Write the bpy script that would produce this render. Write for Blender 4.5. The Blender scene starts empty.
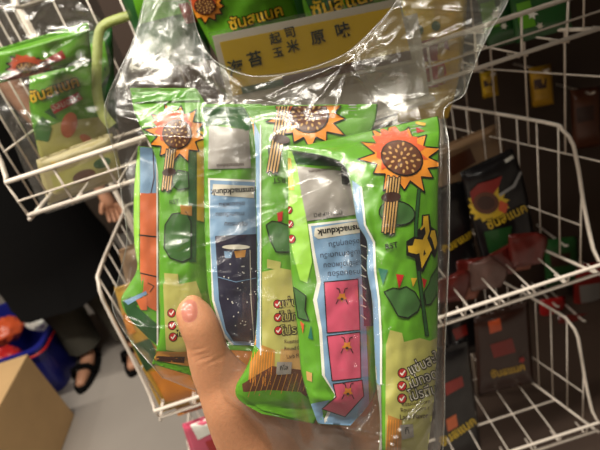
import bpy, bmesh, math, random
import numpy as np
from mathutils import Vector, Matrix, noise, geometry
from mathutils.bvhtree import BVHTree
random.seed(7)
S = bpy.context.scene
COL = S.collection
import sys
# ------------------------------------------------------------------ camera frame
_dn = np.array([270., -825., -460.]); _dn /= np.linalg.norm(_dn)
_up = -_dn
_fw = np.array([0, 0, -1.]); _y = _fw - _fw.dot(_up)*_up; _y /= np.linalg.norm(_y)
_x = np.cross(_y, _up)
M3 = np.array([_x, _y, _up])
CAM = np.array([0., 0., 1.3]); F = 460.0
def ray(px, py): return M3 @ np.array([(px-300)/F, (225-py)/F, -1.])
def P(px, py, d): return Vector(CAM + ray(px, py)*d)
def onY(px, py, Y):
    r = ray(px, py); return Vector(CAM + r*(Y/r[1]))
def onZ(px, py, Z):
    r = ray(px, py); return Vector(CAM + r*((Z-1.3)/r[2]))
def dY(Y): return lambda px, py: Y/ray(px, py)[1]
def proj(p):
    q = M3.T @ (np.array(p)-CAM); return 300+F*q[0]/-q[2], 225-F*q[1]/-q[2], -q[2]

# ------------------------------------------------------------------ materials
def lin(c):
    out = []
    for v in c:
        v = v/255.
        out.append(v/12.92 if v <= .04045 else ((v+.055)/1.055)**2.4)
    return (*out, 1.)
MC = {}
def mat(name, rgb, rough=.5, bump=0, bscale=60, var=0, metal=0, sss=0, spec=.5, coat=0, emis=None):
    if name in MC: return MC[name]
    m = bpy.data.materials.new(name); m.use_nodes = True; nt = m.node_tree; N = nt.nodes; b = N['Principled BSDF']
    b.inputs['Base Color'].default_value = lin(rgb); b.inputs['Roughness'].default_value = rough
    b.inputs['Metallic'].default_value = metal; b.inputs['Specular IOR Level'].default_value = spec
    b.inputs['Coat Weight'].default_value = coat
    if sss:
        b.inputs['Subsurface Weight'].default_value = sss; b.inputs['Subsurface Radius'].default_value = (.008, .003, .0015)
        b.inputs['Subsurface Scale'].default_value = 1.
    tc = N.new('ShaderNodeTexCoord')
    if bump:
        n = N.new('ShaderNodeTexNoise'); n.inputs['Scale'].default_value = bscale; n.inputs['Detail'].default_value = 5
        nt.links.new(tc.outputs['Object'], n.inputs['Vector'])
        bp = N.new('ShaderNodeBump'); bp.inputs['Strength'].default_value = bump; bp.inputs['Distance'].default_value = .003
        nt.links.new(n.outputs['Fac'], bp.inputs['Height']); nt.links.new(bp.outputs['Normal'], b.inputs['Normal'])
    if var:
        n = N.new('ShaderNodeTexNoise'); n.inputs['Scale'].default_value = bscale*.5; n.inputs['Detail'].default_value = 4
        nt.links.new(tc.outputs['Object'], n.inputs['Vector'])
        mx = N.new('ShaderNodeMix'); mx.data_type = 'RGBA'
        mx.inputs[6].default_value = lin([c*(1-var) for c in rgb]); mx.inputs[7].default_value = lin([min(255, c*(1+var)) for c in rgb])
        nt.links.new(n.outputs['Fac'], mx.inputs[0]); nt.links.new(mx.outputs[2], b.inputs['Base Color'])
    MC[name] = m; return m
def foil(name, rgb, rough=.3): return mat('foil_'+name, rgb, rough, bump=.1, bscale=90, spec=.5)
PAL = dict(green=(90,152,32), dgreen=(38,84,40), leaf=(62,104,52), cream=(172,168,92), yellow=(214,180,48), gold=(206,166,40),
           orange=(226,140,44), rorange=(206,88,48), brown=(92,52,34), dbrown=(60,34,26), black=(16,14,14), white=(226,224,214),
           blue=(120,154,188), pink=(208,84,112), navy=(38,36,58), red=(176,34,34), teal=(30,104,84), stick=(190,150,90),
           label=(148,142,136), pill=(206,200,184), wood=(176,124,56), purple=(56,40,60), orng2=(208,104,58), grey=(120,120,118),
           fred=(140,36,30), ddark=(26,24,26), olive=(124,140,60), almond=(190,96,50), lime=(150,205,70), fyel=(196,150,40), seal=(86,160,34),
           tan=(150,120,90), silver=(150,150,150), srd=(104,34,28), crm2=(176,164,116), sor=(140,72,48), sgp=(116,84,76))
def pm(k): return foil(k, PAL[k])
def film_mat(name, tint=(.97, .97, .95), haze=.014, rough=.2, ior=1.5, bs=420, bstr=.14, boost=.0):
    m = bpy.data.materials.new(name); m.use_nodes = True; nt = m.node_tree; N = nt.nodes; L = nt.links
    N.remove(N['Principled BSDF']); out = N['Material Output']
    tr = N.new('ShaderNodeBsdfTransparent'); tr.inputs[0].default_value = (*tint, 1)
    gl = N.new('ShaderNodeBsdfGlossy'); gl.inputs['Color'].default_value = (1, 1, 1, 1); gl.inputs['Roughness'].default_value = rough
    df = N.new('ShaderNodeBsdfDiffuse'); df.inputs['Color'].default_value = (.85, .85, .8, 1)
    fr = N.new('ShaderNodeLayerWeight'); fr.inputs['Blend'].default_value = .5
    pw = N.new('ShaderNodeMath'); pw.operation = 'POWER'; pw.inputs[1].default_value = 3.6; L.new(fr.outputs['Facing'], pw.inputs[0])
    mul = N.new('ShaderNodeMath'); mul.operation = 'MULTIPLY_ADD'; mul.inputs[1].default_value = .75; mul.inputs[2].default_value = .06+boost; mul.use_clamp = True
    tc = N.new('ShaderNodeTexCoord'); n = N.new('ShaderNodeTexNoise'); n.inputs['Scale'].default_value = bs; n.inputs['Detail'].default_value = 3
    n.inputs['Distortion'].default_value = 1.5
    bp = N.new('ShaderNodeBump'); bp.inputs['Strength'].default_value = bstr; bp.inputs['Distance'].default_value = .0012
    L.new(tc.outputs['Object'], n.inputs['Vector']); L.new(n.outputs['Fac'], bp.inputs['Height'])
    for s in (gl, fr): L.new(bp.outputs['Normal'], s.inputs['Normal'])
    m1 = N.new('ShaderNodeMixShader'); m1.inputs[0].default_value = haze
    L.new(tr.outputs[0], m1.inputs[1]); L.new(df.outputs[0], m1.inputs[2])
    m2 = N.new('ShaderNodeMixShader'); L.new(pw.outputs[0], mul.inputs[0]); L.new(mul.outputs[0], m2.inputs[0])
    L.new(m1.outputs[0], m2.inputs[1]); L.new(gl.outputs[0], m2.inputs[2]); L.new(m2.outputs[0], out.inputs[0])
    return m
FILM = film_mat('clear_film'); FILM2 = film_mat('clear_film_bundle', boost=.05, haze=.03, rough=.2, bs=160, bstr=.4)
HAZY = film_mat('clear_film_layered', haze=.03, tint=(.93, .93, .88))
WIRE = mat('wire_coat', (216, 204, 190), .4)

# ------------------------------------------------------------------ object helpers
def tag(o, label=None, cat=None, group=None, kind=None):
    if label: o['label'] = label
    if cat: o['category'] = cat
    if group: o['group'] = group
    if kind: o['kind'] = kind
    return o
def empty(name, loc):
    o = bpy.data.objects.new(name, None); COL.objects.link(o); o.location = loc; o.empty_display_size = .02; return o
class MB:
    def __init__(s): s.v = []; s.f = []; s.m = []; s.mats = []
    def mi(s, m):
        if m not in s.mats: s.mats.append(m)
        return s.mats.index(m)
    def add(s, vs, fs, m):
        b = len(s.v); k = s.mi(m); s.v += [Vector(v) for v in vs]; s.f += [[b+i for i in f] for f in fs]; s.m += [k]*len(fs)
    def tube(s, pts, r, m, n=8, closed=False):
        pts = [Vector(p) for p in pts]; rings = []; vs = []; fs = []
        N_ = len(pts); up = None
        for i, p in enumerate(pts):
            a = pts[i-1] if (i > 0 or closed) else p; b = pts[(i+1) % N_] if (i < N_-1 or closed) else p
            t = (b-a).normalized()
            if up is None: up = Vector((0, 0, 1)) if abs(t.z) < .9 else Vector((1, 0, 0))
            sd = t.cross(up)
            if sd.length < 1e-4: sd = t.cross(Vector((1, 0, 0)))
            sd.normalize(); u2 = sd.cross(t).normalized(); up = u2
            rr = r[i] if isinstance(r, (list, tuple)) else r
            for k in range(n):
                an = 2*math.pi*k/n; vs.append(p+sd*math.cos(an)*rr+u2*math.sin(an)*rr)
        for i in range(N_ if closed else N_-1):
            j = (i+1) % N_
            for k in range(n): fs.append([i*n+k, i*n+(k+1) % n, j*n+(k+1) % n, j*n+k])
        if not closed: fs.append(list(range(n))[::-1]); fs.append([(N_-1)*n+k for k in range(n)])
        s.add(vs, fs, m)
    def box(s, a, b, m):
        x0, y0, z0 = a; x1, y1, z1 = b
        vs = [(x, y, z) for x in (x0, x1) for y in (y0, y1) for z in (z0, z1)]
        s.add(vs, [[0, 1, 3, 2], [4, 6, 7, 5], [0, 4, 5, 1], [2, 3, 7, 6], [0, 2, 6, 4], [1, 5, 7, 3]], m)
    def build(s, name, parent=None, smooth=True, bevel=0, origin=None):
        me = bpy.data.meshes.new(name)
        if parent is not None: o0 = parent.matrix_world.translation.copy() if False else parent.location.copy()
        else:
            o0 = Vector(origin) if origin is not None else (Vector((sum(v.x for v in s.v), sum(v.y for v in s.v), 0))/len(s.v))
            if origin is None: o0.z = min(v.z for v in s.v)
        if parent is not None and parent.parent is not None: o0 = parent.parent.location + parent.location if parent.type == 'EMPTY' else parent.parent.location.copy()
        me.from_pydata([tuple(v-o0) for v in s.v], [], s.f)
        for m in s.mats: me.materials.append(m)
        me.polygons.foreach_set('material_index', s.m); me.polygons.foreach_set('use_smooth', [smooth]*len(s.f)); me.update()
        o = bpy.data.objects.new(name, me); COL.objects.link(o)
        if parent is not None:
            o.parent = parent
        else: o.location = o0
        if bevel:
            bm = o.modifiers.new('b', 'BEVEL'); bm.width = bevel; bm.segments = 3
        return o
def catmull(pts, n):
    pts = [np.array(p, float) for p in pts]
    if len(pts) == 2: return [pts[0]+(pts[1]-pts[0])*i/n for i in range(n+1)]
    seg = [np.linalg.norm(pts[i+1][:2]-pts[i][:2]) for i in range(len(pts)-1)]; cum = np.concatenate([[0], np.cumsum(seg)]); T = cum[-1]
    out = []
    for k in range(n+1):
        s = T*k/n; i = min(int(np.searchsorted(cum, s, side='right')-1), len(pts)-2); t = (s-cum[i])/max(seg[i], 1e-6)
        p0 = pts[max(i-1, 0)]; p1 = pts[i]; p2 = pts[i+1]; p3 = pts[min(i+2, len(pts)-1)]
        out.append(.5*((2*p1)+(-p0+p2)*t+(2*p0-5*p1+4*p2-p3)*t*t+(-p0+3*p1-3*p2+p3)*t**3))
    return out
# cutting polygons into small pieces so flat artwork follows a curved surface
def slice_axis(polys, ax, step):
    out = []
    for p in polys:
        work = [p]; mn = min(q[ax] for q in p); mx = max(q[ax] for q in p)
        k = math.floor(mn/step)+1
        cur = p
        while k*step < mx-1e-6:
            c = k*step; lo = []; hi = []
            for i in range(len(cur)):
                a = cur[i]; b = cur[(i+1) % len(cur)]
                if a[ax] <= c: lo.append(a)
                if a[ax] >= c: hi.append(a)
                if (a[ax]-c)*(b[ax]-c) < 0:
                    t = (c-a[ax])/(b[ax]-a[ax]); q = (a[0]+(b[0]-a[0])*t, a[1]+(b[1]-a[1])*t); lo.append(q); hi.append(q)
            if len(lo) > 2: out.append(lo)
            cur = hi; k += 1
            if len(cur) < 3: break
        if len(cur) > 2: out.append(cur)
    return out
def tess(pts, step):
    tri = geometry.tessellate_polygon([[Vector((p[0], p[1], 0)) for p in pts]])
    polys = [[tuple(pts[i]) for i in t] for t in tri]
    return slice_axis(slice_axis(polys, 0, step), 1, step)
def poly_mesh(polys, fn):
    key = {}; vs = []; fs = []
    for p in polys:
        f = []
        for q in p:
            k = (round(q[0], 3), round(q[1], 3))
            if k not in key: key[k] = len(vs); vs.append(fn(*q))
            if not f or f[-1] != key[k]: f.append(key[k])
        if len(f) > 2 and f[0] == f[-1]: f.pop()
        if len(set(f)) > 2 and len(set(f)) == len(f): fs.append(f)
    return vs, fs
_tc = {}
def text_tris(s, off):
    if (s, off) in _tc: return _tc[(s, off)]
    c = bpy.data.curves.new('t', 'FONT'); c.body = s; c.size = 1; c.align_x = 'CENTER'; c.align_y = 'CENTER'; c.offset = off; c.resolution_u = 4
    o = bpy.data.objects.new('t', c); COL.objects.link(o); bpy.context.view_layer.update()
    me = o.to_mesh(); me.calc_loop_triangles()
    r = [[(me.vertices[i].co.x, me.vertices[i].co.y) for i in t.vertices] for t in me.loop_triangles]
    o.to_mesh_clear(); bpy.data.objects.remove(o); bpy.data.curves.remove(c); _tc[(s, off)] = r; return r
def text_polys(s, cx, cy, size, rot=0, off=0, sx=1, shear=0, flip=False):
    a = math.radians(rot); ca, sa = math.cos(a), math.sin(a); out = []
    for t in text_tris(s, off):
        q = []
        for x, y in t:
            x = x*size*sx+shear*y*size; y = y*size
            if flip: x = -x
            q.append((cx+x*ca+y*sa, cy-(-x*sa+y*ca)) if False else (cx+x*ca-y*sa, cy-(x*sa+y*ca)))
        out.append(q)
    return slice_axis(slice_axis(out, 0, 2.4), 1, 2.4)
def ell(cx, cy, rx, ry, rot=0, n=20, a0=0, a1=360):
    a = math.radians(rot); out = []
    for k in range(n):
        t = math.radians(a0+(a1-a0)*k/n); x = rx*math.cos(t); y = ry*math.sin(t)
        out.append((cx+x*math.cos(a)+y*math.sin(a), cy-x*math.sin(a)+y*math.cos(a)))
    return out
def star(cx, cy, ro, ri, n, rot=0, sq=1, sk=0, jit=.12, seed=1):
    rr = random.Random(seed); out = []
    for k in range(2*n):
        t = math.pi*k/n+math.radians(rot); r = (ro*(1+rr.uniform(-jit, jit)) if k % 2 == 0 else ri)
        x = r*math.cos(t); y = r*math.sin(t)*sq; out.append((cx+x+sk*y, cy+y))
    return out
def stroke(pts, w):
    out = []
    for i in range(len(pts)-1):
        a = np.array(pts[i], float); b = np.array(pts[i+1], float); d = b-a; l = np.linalg.norm(d)
        if l < 1e-6: continue
        d /= l; nrm = np.array([-d[1], d[0]])*w/2; a = a-d*w*.2; b = b+d*w*.2
        out.append([tuple(a+nrm), tuple(b+nrm), tuple(b-nrm), tuple(a-nrm)])
    return out

# ------------------------------------------------------------------ sealed pouches
RAST = {}; RASTB = {}
class Pouch:
    def __init__(s, name, label, cat, group, L, R, base, bulge=.006, dep=None, art=(), nu=30, nv=90, wr=.0005, seals=(.06, .05), rear='silver',
                 ds=.00016, step=2.4, seed=1, rast=False, edge_mat=None, power=.55, back=1.0, sealmat=None, wscale=85, crease=()):
        s.nu, s.nv = nu, nv; s.Lc = catmull(L, nv); s.Rc = catmull(R, nv); s.dep = dep; s.bulge = bulge; s.wr = wr; s.seed = seed
        s.seals = seals; s.power = power; s.wscale = wscale; s.crease = crease
        s.uv = np.zeros((nv+1, nu+1, 2))
        for j in range(nv+1):
            for i in range(nu+1):
                s.uv[j, i] = s.Lc[j][:2]*(1-i/nu)+s.Rc[j][:2]*(i/nu)
        vs = []; fs = []; front = {}; rearv = {}
        def idx(j, i, bk):
            return rearv[(j, i)] if (bk and 0 < i < nu and 0 < j < nv) else front[(j, i)]
        for j in range(nv+1):
            for i in range(nu+1):
                front[(j, i)] = len(vs); vs.append(s.pt(i/nu, j/nv))
        for j in range(1, nv):
            for i in range(1, nu):
                rearv[(j, i)] = len(vs); vs.append(s.pt(i/nu, j/nv, rear=back))
        root = empty(name, (0, 0, 0)); s.root = root
        cen = sum(vs, Vector())/len(vs); root.location = (cen.x, cen.y, min(v.z for v in vs)); tag(root, label, cat, group)
        bm_ = pm(base); rm = pm(rear); sm = pm(sealmat or base)
        body = MB(); ts = MB(); bs = MB()
        jt = max(1, int(round(seals[0]*nv))); jb = nv-max(1, int(round(seals[1]*nv)))
        for mb, j0, j1, fm in ((body, jt, jb, bm_), (ts, 0, jt, sm), (bs, jb, nv, sm)):
            rem = {}; V = []
            def g(k):
                if k not in rem: rem[k] = len(V); V.append(vs[k])
                return rem[k]
            F1 = []; F2 = []
            for j in range(j0, j1):
                for i in range(nu):
                    F1.append([g(idx(j, i, 0)), g(idx(j, i+1, 0)), g(idx(j+1, i+1, 0)), g(idx(j+1, i, 0))])
                    F2.append([g(idx(j, i, 1)), g(idx(j+1, i, 1)), g(idx(j+1, i+1, 1)), g(idx(j, i+1, 1))])
            mb.v = V; mb.f = F1+F2; mb.m = [mb.mi(fm)]*len(F1); mb.m += [mb.mi(rm)]*len(F2)
        for d in art:
            kind = d[0]; lay = d[-1]; m = pm(d[-2])
            if kind == 'poly': polys = tess(d[1], step)
            elif kind == 'polys': polys = [q for p in d[1] for q in tess(p, step)]
            elif kind == 'cut': polys = d[1]
            tgt = body
            v_, f_ = poly_mesh(polys, lambda x, y: s.on(x, y, .00035+ds*lay)); tgt.add(v_, f_, m)
        s.body = body.build('body', root); ts.build('top_seal', root); bs.build('bottom_seal', root)
        if rast: s.rasterize()
    def depth(s, u, v, x, y, rear=0):
        d = s.dep(u, v, x, y)
        su = max(0., math.sin(math.pi*min(max(u, 0), 1)))
        a, b = s.seals
        tv = min(max((v-a)/.14, 0), 1); bv = min(max((1-b-v)/.14, 0), 1); e = (math.sin(tv*math.pi/2)*math.sin(bv*math.pi/2))**.7
        B = su**s.power*e
        if rear: return d + s.bulge*rear*B + (.0003 if 0 < u < 1 else 0)
        w = noise.noise(Vector((x*.055+y*.02, y*.04-x*.01, s.seed*7.3)))*1.1+noise.noise(Vector((x*.13, y*.08, s.seed*3.1+9)))*.45
        edge = min(1, 8*min(u, 1-u)+.15)
        cr = 0
        for (x0, y0, x1, y1, wd, h) in s.crease:
            dx, dy = x1-x0, y1-y0; t = min(max(((x-x0)*dx+(y-y0)*dy)/(dx*dx+dy*dy), 0), 1)
            dd = math.hypot(x-x0-t*dx, y-y0-t*dy); cr += h*math.exp(-(dd/wd)**2)*math.sin(math.pi*min(max(t, .05), .95))
        rip = 0
        if v < a: rip = .00022*math.sin(v/a*2*math.pi*5)
        if v > 1-b: rip = .00022*math.sin((1-v)/b*2*math.pi*4)
        return d - s.bulge*B - (w*s.wr*2*edge*(.3+.7*e)) - cr*edge - rip
    def pt(s, u, v, rear=0):
        i = u*s.nu; j = v*s.nv; j0 = min(int(j), s.nv-1); t = j-j0
        a = s.Lc[j0]*(1-t)+s.Lc[j0+1]*t; b = s.Rc[j0]*(1-t)+s.Rc[j0+1]*t
        x, y = a[:2]*(1-u)+b[:2]*u
        return P(x, y, s.depth(u, v, x, y, rear))
    def inv(s, x, y):
        D = (s.uv[:, :, 0]-x)**2+(s.uv[:, :, 1]-y)**2; k = int(np.argmin(D)); j, i = divmod(k, s.nu+1)
        u, v = i/s.nu, j/s.nv
        for _ in range(3):
            def f(u, v):
                jj = min(max(v, 0), 1)*s.nv; j0 = min(int(jj), s.nv-1); t = jj-j0
                a = s.Lc[j0]*(1-t)+s.Lc[j0+1]*t; b = s.Rc[j0]*(1-t)+s.Rc[j0+1]*t; return a[:2]*(1-u)+b[:2]*u
            p0 = f(u, v); e = 1e-3; du = (f(u+e, v)-p0)/e; ve = e if v < .99 else -e; dv = (f(u, v+ve)-p0)/ve
            det = du[0]*dv[1]-du[1]*dv[0]
            if abs(det) < 1e-6: break
            r = np.array([x, y])-p0
            u += max(-.1, min(.1, (r[0]*dv[1]-r[1]*dv[0])/det)); v += max(-.1, min(.1, (du[0]*r[1]-du[1]*r[0])/det))
            u = min(max(u, .004), .996); v = min(max(v, .004), .996)
        a = s.pxy(u, v)
        return u, v, a
    def pxy(s, u, v):
        jj = v*s.nv; j0 = min(int(jj), s.nv-1); t = jj-j0
        a = s.Lc[j0]*(1-t)+s.Lc[j0+1]*t; b = s.Rc[j0]*(1-t)+s.Rc[j0+1]*t; return a[:2]*(1-u)+b[:2]*u
    def on(s, x, y, off):
        u, v, a = s.inv(x, y); return P(a[0], a[1], s.depth(u, v, a[0], a[1])-off)
    def rasterize(s):
        for j in range(s.nv+1):
            for i in range(s.nu+1):
                x, y = s.uv[j, i]; d = s.depth(i/s.nu, j/s.nv, x, y); k = (int(x//4), int(y//4))
                if d < RAST.get(k, 9): RAST[k] = d
                b = s.dep(i/s.nu, j/s.nv, x, y)+s.bulge
                if b > RASTB.get(k, 0): RASTB[k] = b
def bil(tl, tr, bl, br, k=1.):
    return lambda u, v, x, y: k*((tl*(1-u)+tr*u)*(1-v)+(bl*(1-u)+br*u)*v)

# art shorthand
def A_poly(p, m, l=1): return ('poly', p, m, l)
def A_line(p, w, m, l=2): return ('polys', stroke(p, w), m, l)
def A_text(s, cx, cy, size, rot, m, l=3, off=0, sx=1, shear=0, flip=False): return ('cut', text_polys(s, cx, cy, size, rot, off, sx, shear, flip), m, l)
def A_out(p, m, l=2, w=1.2, o='black'): return [A_poly(p, m, l), ('polys', stroke(list(p)+[p[0]], w), o, l+1)]
def check(cx, cy, r=4.6, l=2):
    return [A_poly(ell(cx, cy, r*.95, r), 'black', l), A_poly(ell(cx, cy, r*.78, r*.84), 'red', l+1),
            A_line([(cx-r*.4, cy), (cx-r*.1, cy+r*.4), (cx+r*.45, cy-r*.45)], r*.24, 'white', l+2)]
def sunflower(cx, cy, ro, ri, rc, n=11, rot=0, sq=1, sk=0, l=2, seed=1, pet='orange', pet2='rorange'):
    out = []
    st = star(cx, cy, ro, ri, n, rot, sq, sk, seed=seed); out += A_out(st, pet, l)
    up = [p for p in star(cx, cy, ro*.8, ri*.95, n, rot, sq, sk, seed=seed)]
    out.append(A_poly([(x, y) for x, y in star(cx-ro*.1, cy-ro*.2, ri*1.02, ri*.8, n, rot+9, sq, sk, seed=seed)], pet2, l+2))
    out.append(A_poly([(cx+(x-cx)+sk*(y-cy), cy+(y-cy)*sq) for x, y in ell(cx, cy, rc, rc)], 'black', l+3))
    out.append(A_poly([(cx+(x-cx)+sk*(y-cy), cy+(y-cy)*sq) for x, y in ell(cx, cy, rc*.93, rc*.93)], 'brown', l+4))
    rr = random.Random(seed); seeds = []
    for k in range(26):
        r = rc*.85*math.sqrt((k+.5)/26); t = k*2.39996
        x = r*math.cos(t); y = r*math.sin(t)*sq; seeds.append(ell(cx+x+sk*y, cy+y, rc*.1, rc*.06, math.degrees(-t), 6))
    out.append(('polys', seeds, 'stick', l+5)); return out
def sticks(p0, p1, w, l=2, n=4):
    a = np.array(p0, float); b = np.array(p1, float); d = (b-a)/np.linalg.norm(b-a); nn = np.array([-d[1], d[0]])
    out = []
    for k in range(n):
        o = nn*w*((k+.5)/n-.5); e = d*(1.5 if k % 2 else 0)
        out.append(A_line([tuple(a+o+e), tuple(b+o+e)], w/n*1.05, 'black', l)); out.append(A_line([tuple(a+o+e+d), tuple(b+o+e-d)], w/n*.55, 'stick', l+1))
    return out
def blank_code(pts, l=1): return [A_poly(pts, 'label', l)]
def scribble(cx, cy, s, size, rot, m='black', l=3, **k): return A_text(s, cx, cy, size, rot, m, l, **k)
HS = .88
# ================================================================== the held multipack
GRP = 'snack pouches packed inside the held clear bag'
def D(a, l=1): return a
# --- leftmost pouch, back side
L = [(138, 146), (134, 190), (134, 240), (137, 268), (129, 285), (121, 300), (128, 317), (146, 336), (160, 350)]
R = [(175, 150), (176, 200), (176, 300), (178, 330), (185, 352)]
art = [A_poly([(133, 150), (140, 150), (139, 270), (134, 270)], 'lime'), A_poly([(140, 147), (158, 147), (158, 194), (140, 193)], 'blue'),
       A_poly([(140, 193), (158, 193), (158, 312), (150, 308), (143, 302), (140, 270)], 'orng2'),
       A_poly([(137, 270), (121, 299), (135, 296), (143, 292), (144, 275)], 'green'), A_poly([(122, 301), (145, 291), (149, 296), (135, 305), (158, 325), (158, 345), (146, 336), (128, 317)], 'dgreen', 1),
       A_poly([(124, 301), (146, 291), (147, 294), (128, 305)], 'blue', 2), A_poly([(136, 300), (147, 296), (147, 310), (141, 310)], 'orng2', 2),
       A_line([(139, 235), (158, 237)], 1.4, 'black'), A_line([(140, 273), (158, 277)], 1.2, 'black'), A_line([(157, 147), (157.5, 345)], 1.6, 'white'),
       A_line([(153, 150), (154, 178), (151, 193)], 1, 'purple'), A_line([(148, 283), (154, 286), (150, 292)], 1, 'brown')]
P1 = Pouch('snack_pouch', 'leftmost pouch in the held bag, showing its narrow orange and blue back strip', 'snack pouch', GRP, L, R, 'green',
           dep=bil(.322, .330, .318, .326, HS), bulge=.006, art=art, back=.6, nu=34, nv=160, seed=1, rast=True, rear='silver')
# --- second pouch, front side with sunflower and check marks
L = [(130, 88), (134, 110), (141, 128), (152, 148), (158, 175), (159, 230), (159, 290), (160, 325), (157, 348), (152, 364)]
R = [(196, 88), (206, 105), (210, 130), (212, 200), (214, 290), (216, 340), (208, 362), (196, 377)]
art = [A_poly([(163, 284), (168, 280), (180, 284), (196, 281), (203, 300), (208, 345), (200, 356), (166, 350)], 'cream', 1),
       A_poly([(164, 273), (178, 274), (179, 285), (165, 285)], 'cream', 1),
       A_poly([(188, 150), (197, 152), (196, 262), (189, 262)], 'dgreen', 1), A_poly([(197, 130), (204, 132), (204, 222), (197, 220)], 'yellow', 1),
       A_poly([(132, 92), (196, 91), (200, 100), (134, 102)], 'seal', 1)]
art += A_out([(165, 225), (172, 214), (186, 212), (191, 222), (191, 258), (182, 262), (170, 258), (164, 248)], 'leaf', 2, 1.1)
art += A_out([(172, 178), (178, 170), (188, 172), (189, 188), (178, 190), (173, 186)], 'leaf', 2, 1)
art += sunflower(177, 134, 31, 20, 15, 12, 8, 1.0, 0, l=2, seed=4)
art += sticks((171, 148), (166, 190), 10, 4) + [A_poly(ell(169, 172, 7, 4, 10), 'dbrown', 6)]
art += [A_text('RST', 174, 202, 6, 8, 'black', 2), A_poly([(180, 205), (192, 206), (192, 216), (181, 214)], 'wood', 3)]
art += check(171.5, 313) + check(172, 325.5) + check(173, 337)
art += [A_text('แซ่บ', 184, 321, 8, 0, 'black', 2, off=.02), A_text('ไม่ทอด', 187, 334, 8, 0, 'black', 2, off=.02),
        A_poly([(154, 351), (180, 352), (204, 350), (199, 368), (153, 360)], 'wood', 2), A_poly([(156, 356), (185, 357), (184, 363), (157, 361)], 'dbrown', 3),
        A_poly([(152, 361), (198, 369), (196, 377), (152, 366)], 'green', 2)]
P2 = Pouch('snack_pouch', 'green pouch with a full orange sunflower, partly covered by the thumb tip', 'snack pouch', GRP, L, R, 'green',
           dep=bil(.306, .316, .302, .312, HS), bulge=.0078, back=.6, art=art, nu=50, nv=170, seed=2, rast=True)
# --- third pouch, back side with dark panel
L = [(200, 104), (203, 125), (204, 180), (205, 240), (208, 290), (216, 325), (228, 350)]
R = [(262, 104), (264, 200), (268, 280), (272, 330), (262, 352)]
art = [A_poly([(203, 107), (262, 107), (262, 124), (246, 131), (225, 124), (205, 126)], 'dgreen', 1)]  # dark green band paints the shadow at the pouch top
art += blank_code([(209, 125), (249, 130), (251, 168), (208, 169)], 1)
art += [A_text('sunsnackdunk', 230, 165, 5, 181, 'dbrown', 3), A_poly([(208, 178), (255, 180), (259, 345), (232, 345), (222, 335), (212, 300)], 'white', 1),
        A_poly([(210, 180), (255, 182), (260, 345), (234, 345), (225, 334), (214, 300), (210, 235)], 'blue', 2),
        A_poly([(213, 184), (254, 186), (254, 198), (212, 195)], 'pill', 3), A_text('sunsnackdunk', 234, 191, 8.2, 183, 'black', 4, off=.03),
        A_text('อร่อยเพลิน', 232, 204, 6, 183, 'dbrown', 3), A_text('ทานตะวันอบ', 230, 214, 6, 182, 'dbrown', 3), A_text('กรุบกรอบ', 236, 224, 6, 180, 'dbrown', 3),
        A_poly([(215, 236), (257, 234), (260, 343), (234, 342), (226, 330), (219, 300)], 'navy', 3),
        A_poly(ell(236, 247, 14, 2.4), 'pill', 4), A_poly([(224, 251), (232, 252), (231, 258), (225, 258)], 'blue', 4), A_poly([(234, 251), (246, 250), (245, 257), (236, 258)], 'wood', 4)]
rr = random.Random(3)
art += [('polys', [ell(rr.uniform(219, 256), rr.uniform(262, 330), .7, .7, 0, 6) for _ in range(28)], 'white', 4),
        A_line([(218, 277), (236, 282), (256, 278)], .7, 'blue', 4), A_line([(250, 250), (251, 300), (254, 340)], .8, 'pill', 4)]
P3 = Pouch('snack_pouch', 'pouch showing its back with a dark speckled panel, right of the thumb', 'snack pouch', GRP, L, R, 'green',
           dep=bil(.291, .302, .287, .298, HS), bulge=.0078, back=.6, art=art, nu=50, nv=170, seed=3, rast=True)
# --- fourth pouch, front side, bottom seal showing
L = [(243, 106), (251, 122), (255, 150), (256, 200), (257, 260), (257, 310), (254, 345), (246, 368), (236, 386), (239, 400), (262, 414)]
R = [(378, 104), (372, 130), (345, 170), (338, 240), (336, 330), (330, 390), (314, 424)]
art = [A_poly([(246, 113), (253, 120), (257, 150), (257, 345), (250, 345), (251, 200)], 'orange', 1),
       A_poly([(254, 122), (260, 135), (260, 350), (256, 346), (256, 200)], 'blue', 2), A_line([(260.5, 125), (260.5, 355)], 1.2, 'white', 3),
       A_poly([(262, 272), (280, 268), (302, 272), (303, 395), (285, 400), (262, 385)], 'cream', 1), A_poly([(267, 259), (281, 262), (280, 270), (267, 268)], 'cream', 1),
       A_poly([(262, 345), (275, 350), (274, 385), (248, 384), (250, 362)], 'wood', 2), A_poly([(281, 349), (303, 350), (304, 398), (284, 398), (279, 370)], 'stick', 2),
       A_poly([(242, 384), (272, 366), (318, 372), (322, 385), (300, 400), (270, 398), (244, 398)], 'brown', 3),
       A_poly([(234, 391), (246, 392), (270, 390), (300, 392), (320, 408), (313, 423), (262, 410)], 'green', 4)]
for k in range(9): art.append(A_line([(252+k*2.6, 352), (250+k*2.5, 386)], .7, 'orange', 3))
for k in range(12): art.append(A_line([(248+k*5.5, 397-k*.6), (256+k*5.2, 374)], .8, 'wood', 4 if k > 0 else 4))
art += sunflower(309, 116, 39, 26, 20, 13, 5, .84, 0, l=2, seed=8)
art += sticks((284, 104), (272, 172), 12, 5) + [A_poly(ell(281, 139, 9, 4.5, -10), 'dbrown', 7)]
art += A_out([(268, 148), (274, 144), (276, 156), (270, 162)], 'leaf', 2, 1)
art += A_out([(266, 225), (272, 221), (279, 222), (290, 226), (292, 252), (276, 252), (270, 240)], 'leaf', 2, 1.1)
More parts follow.
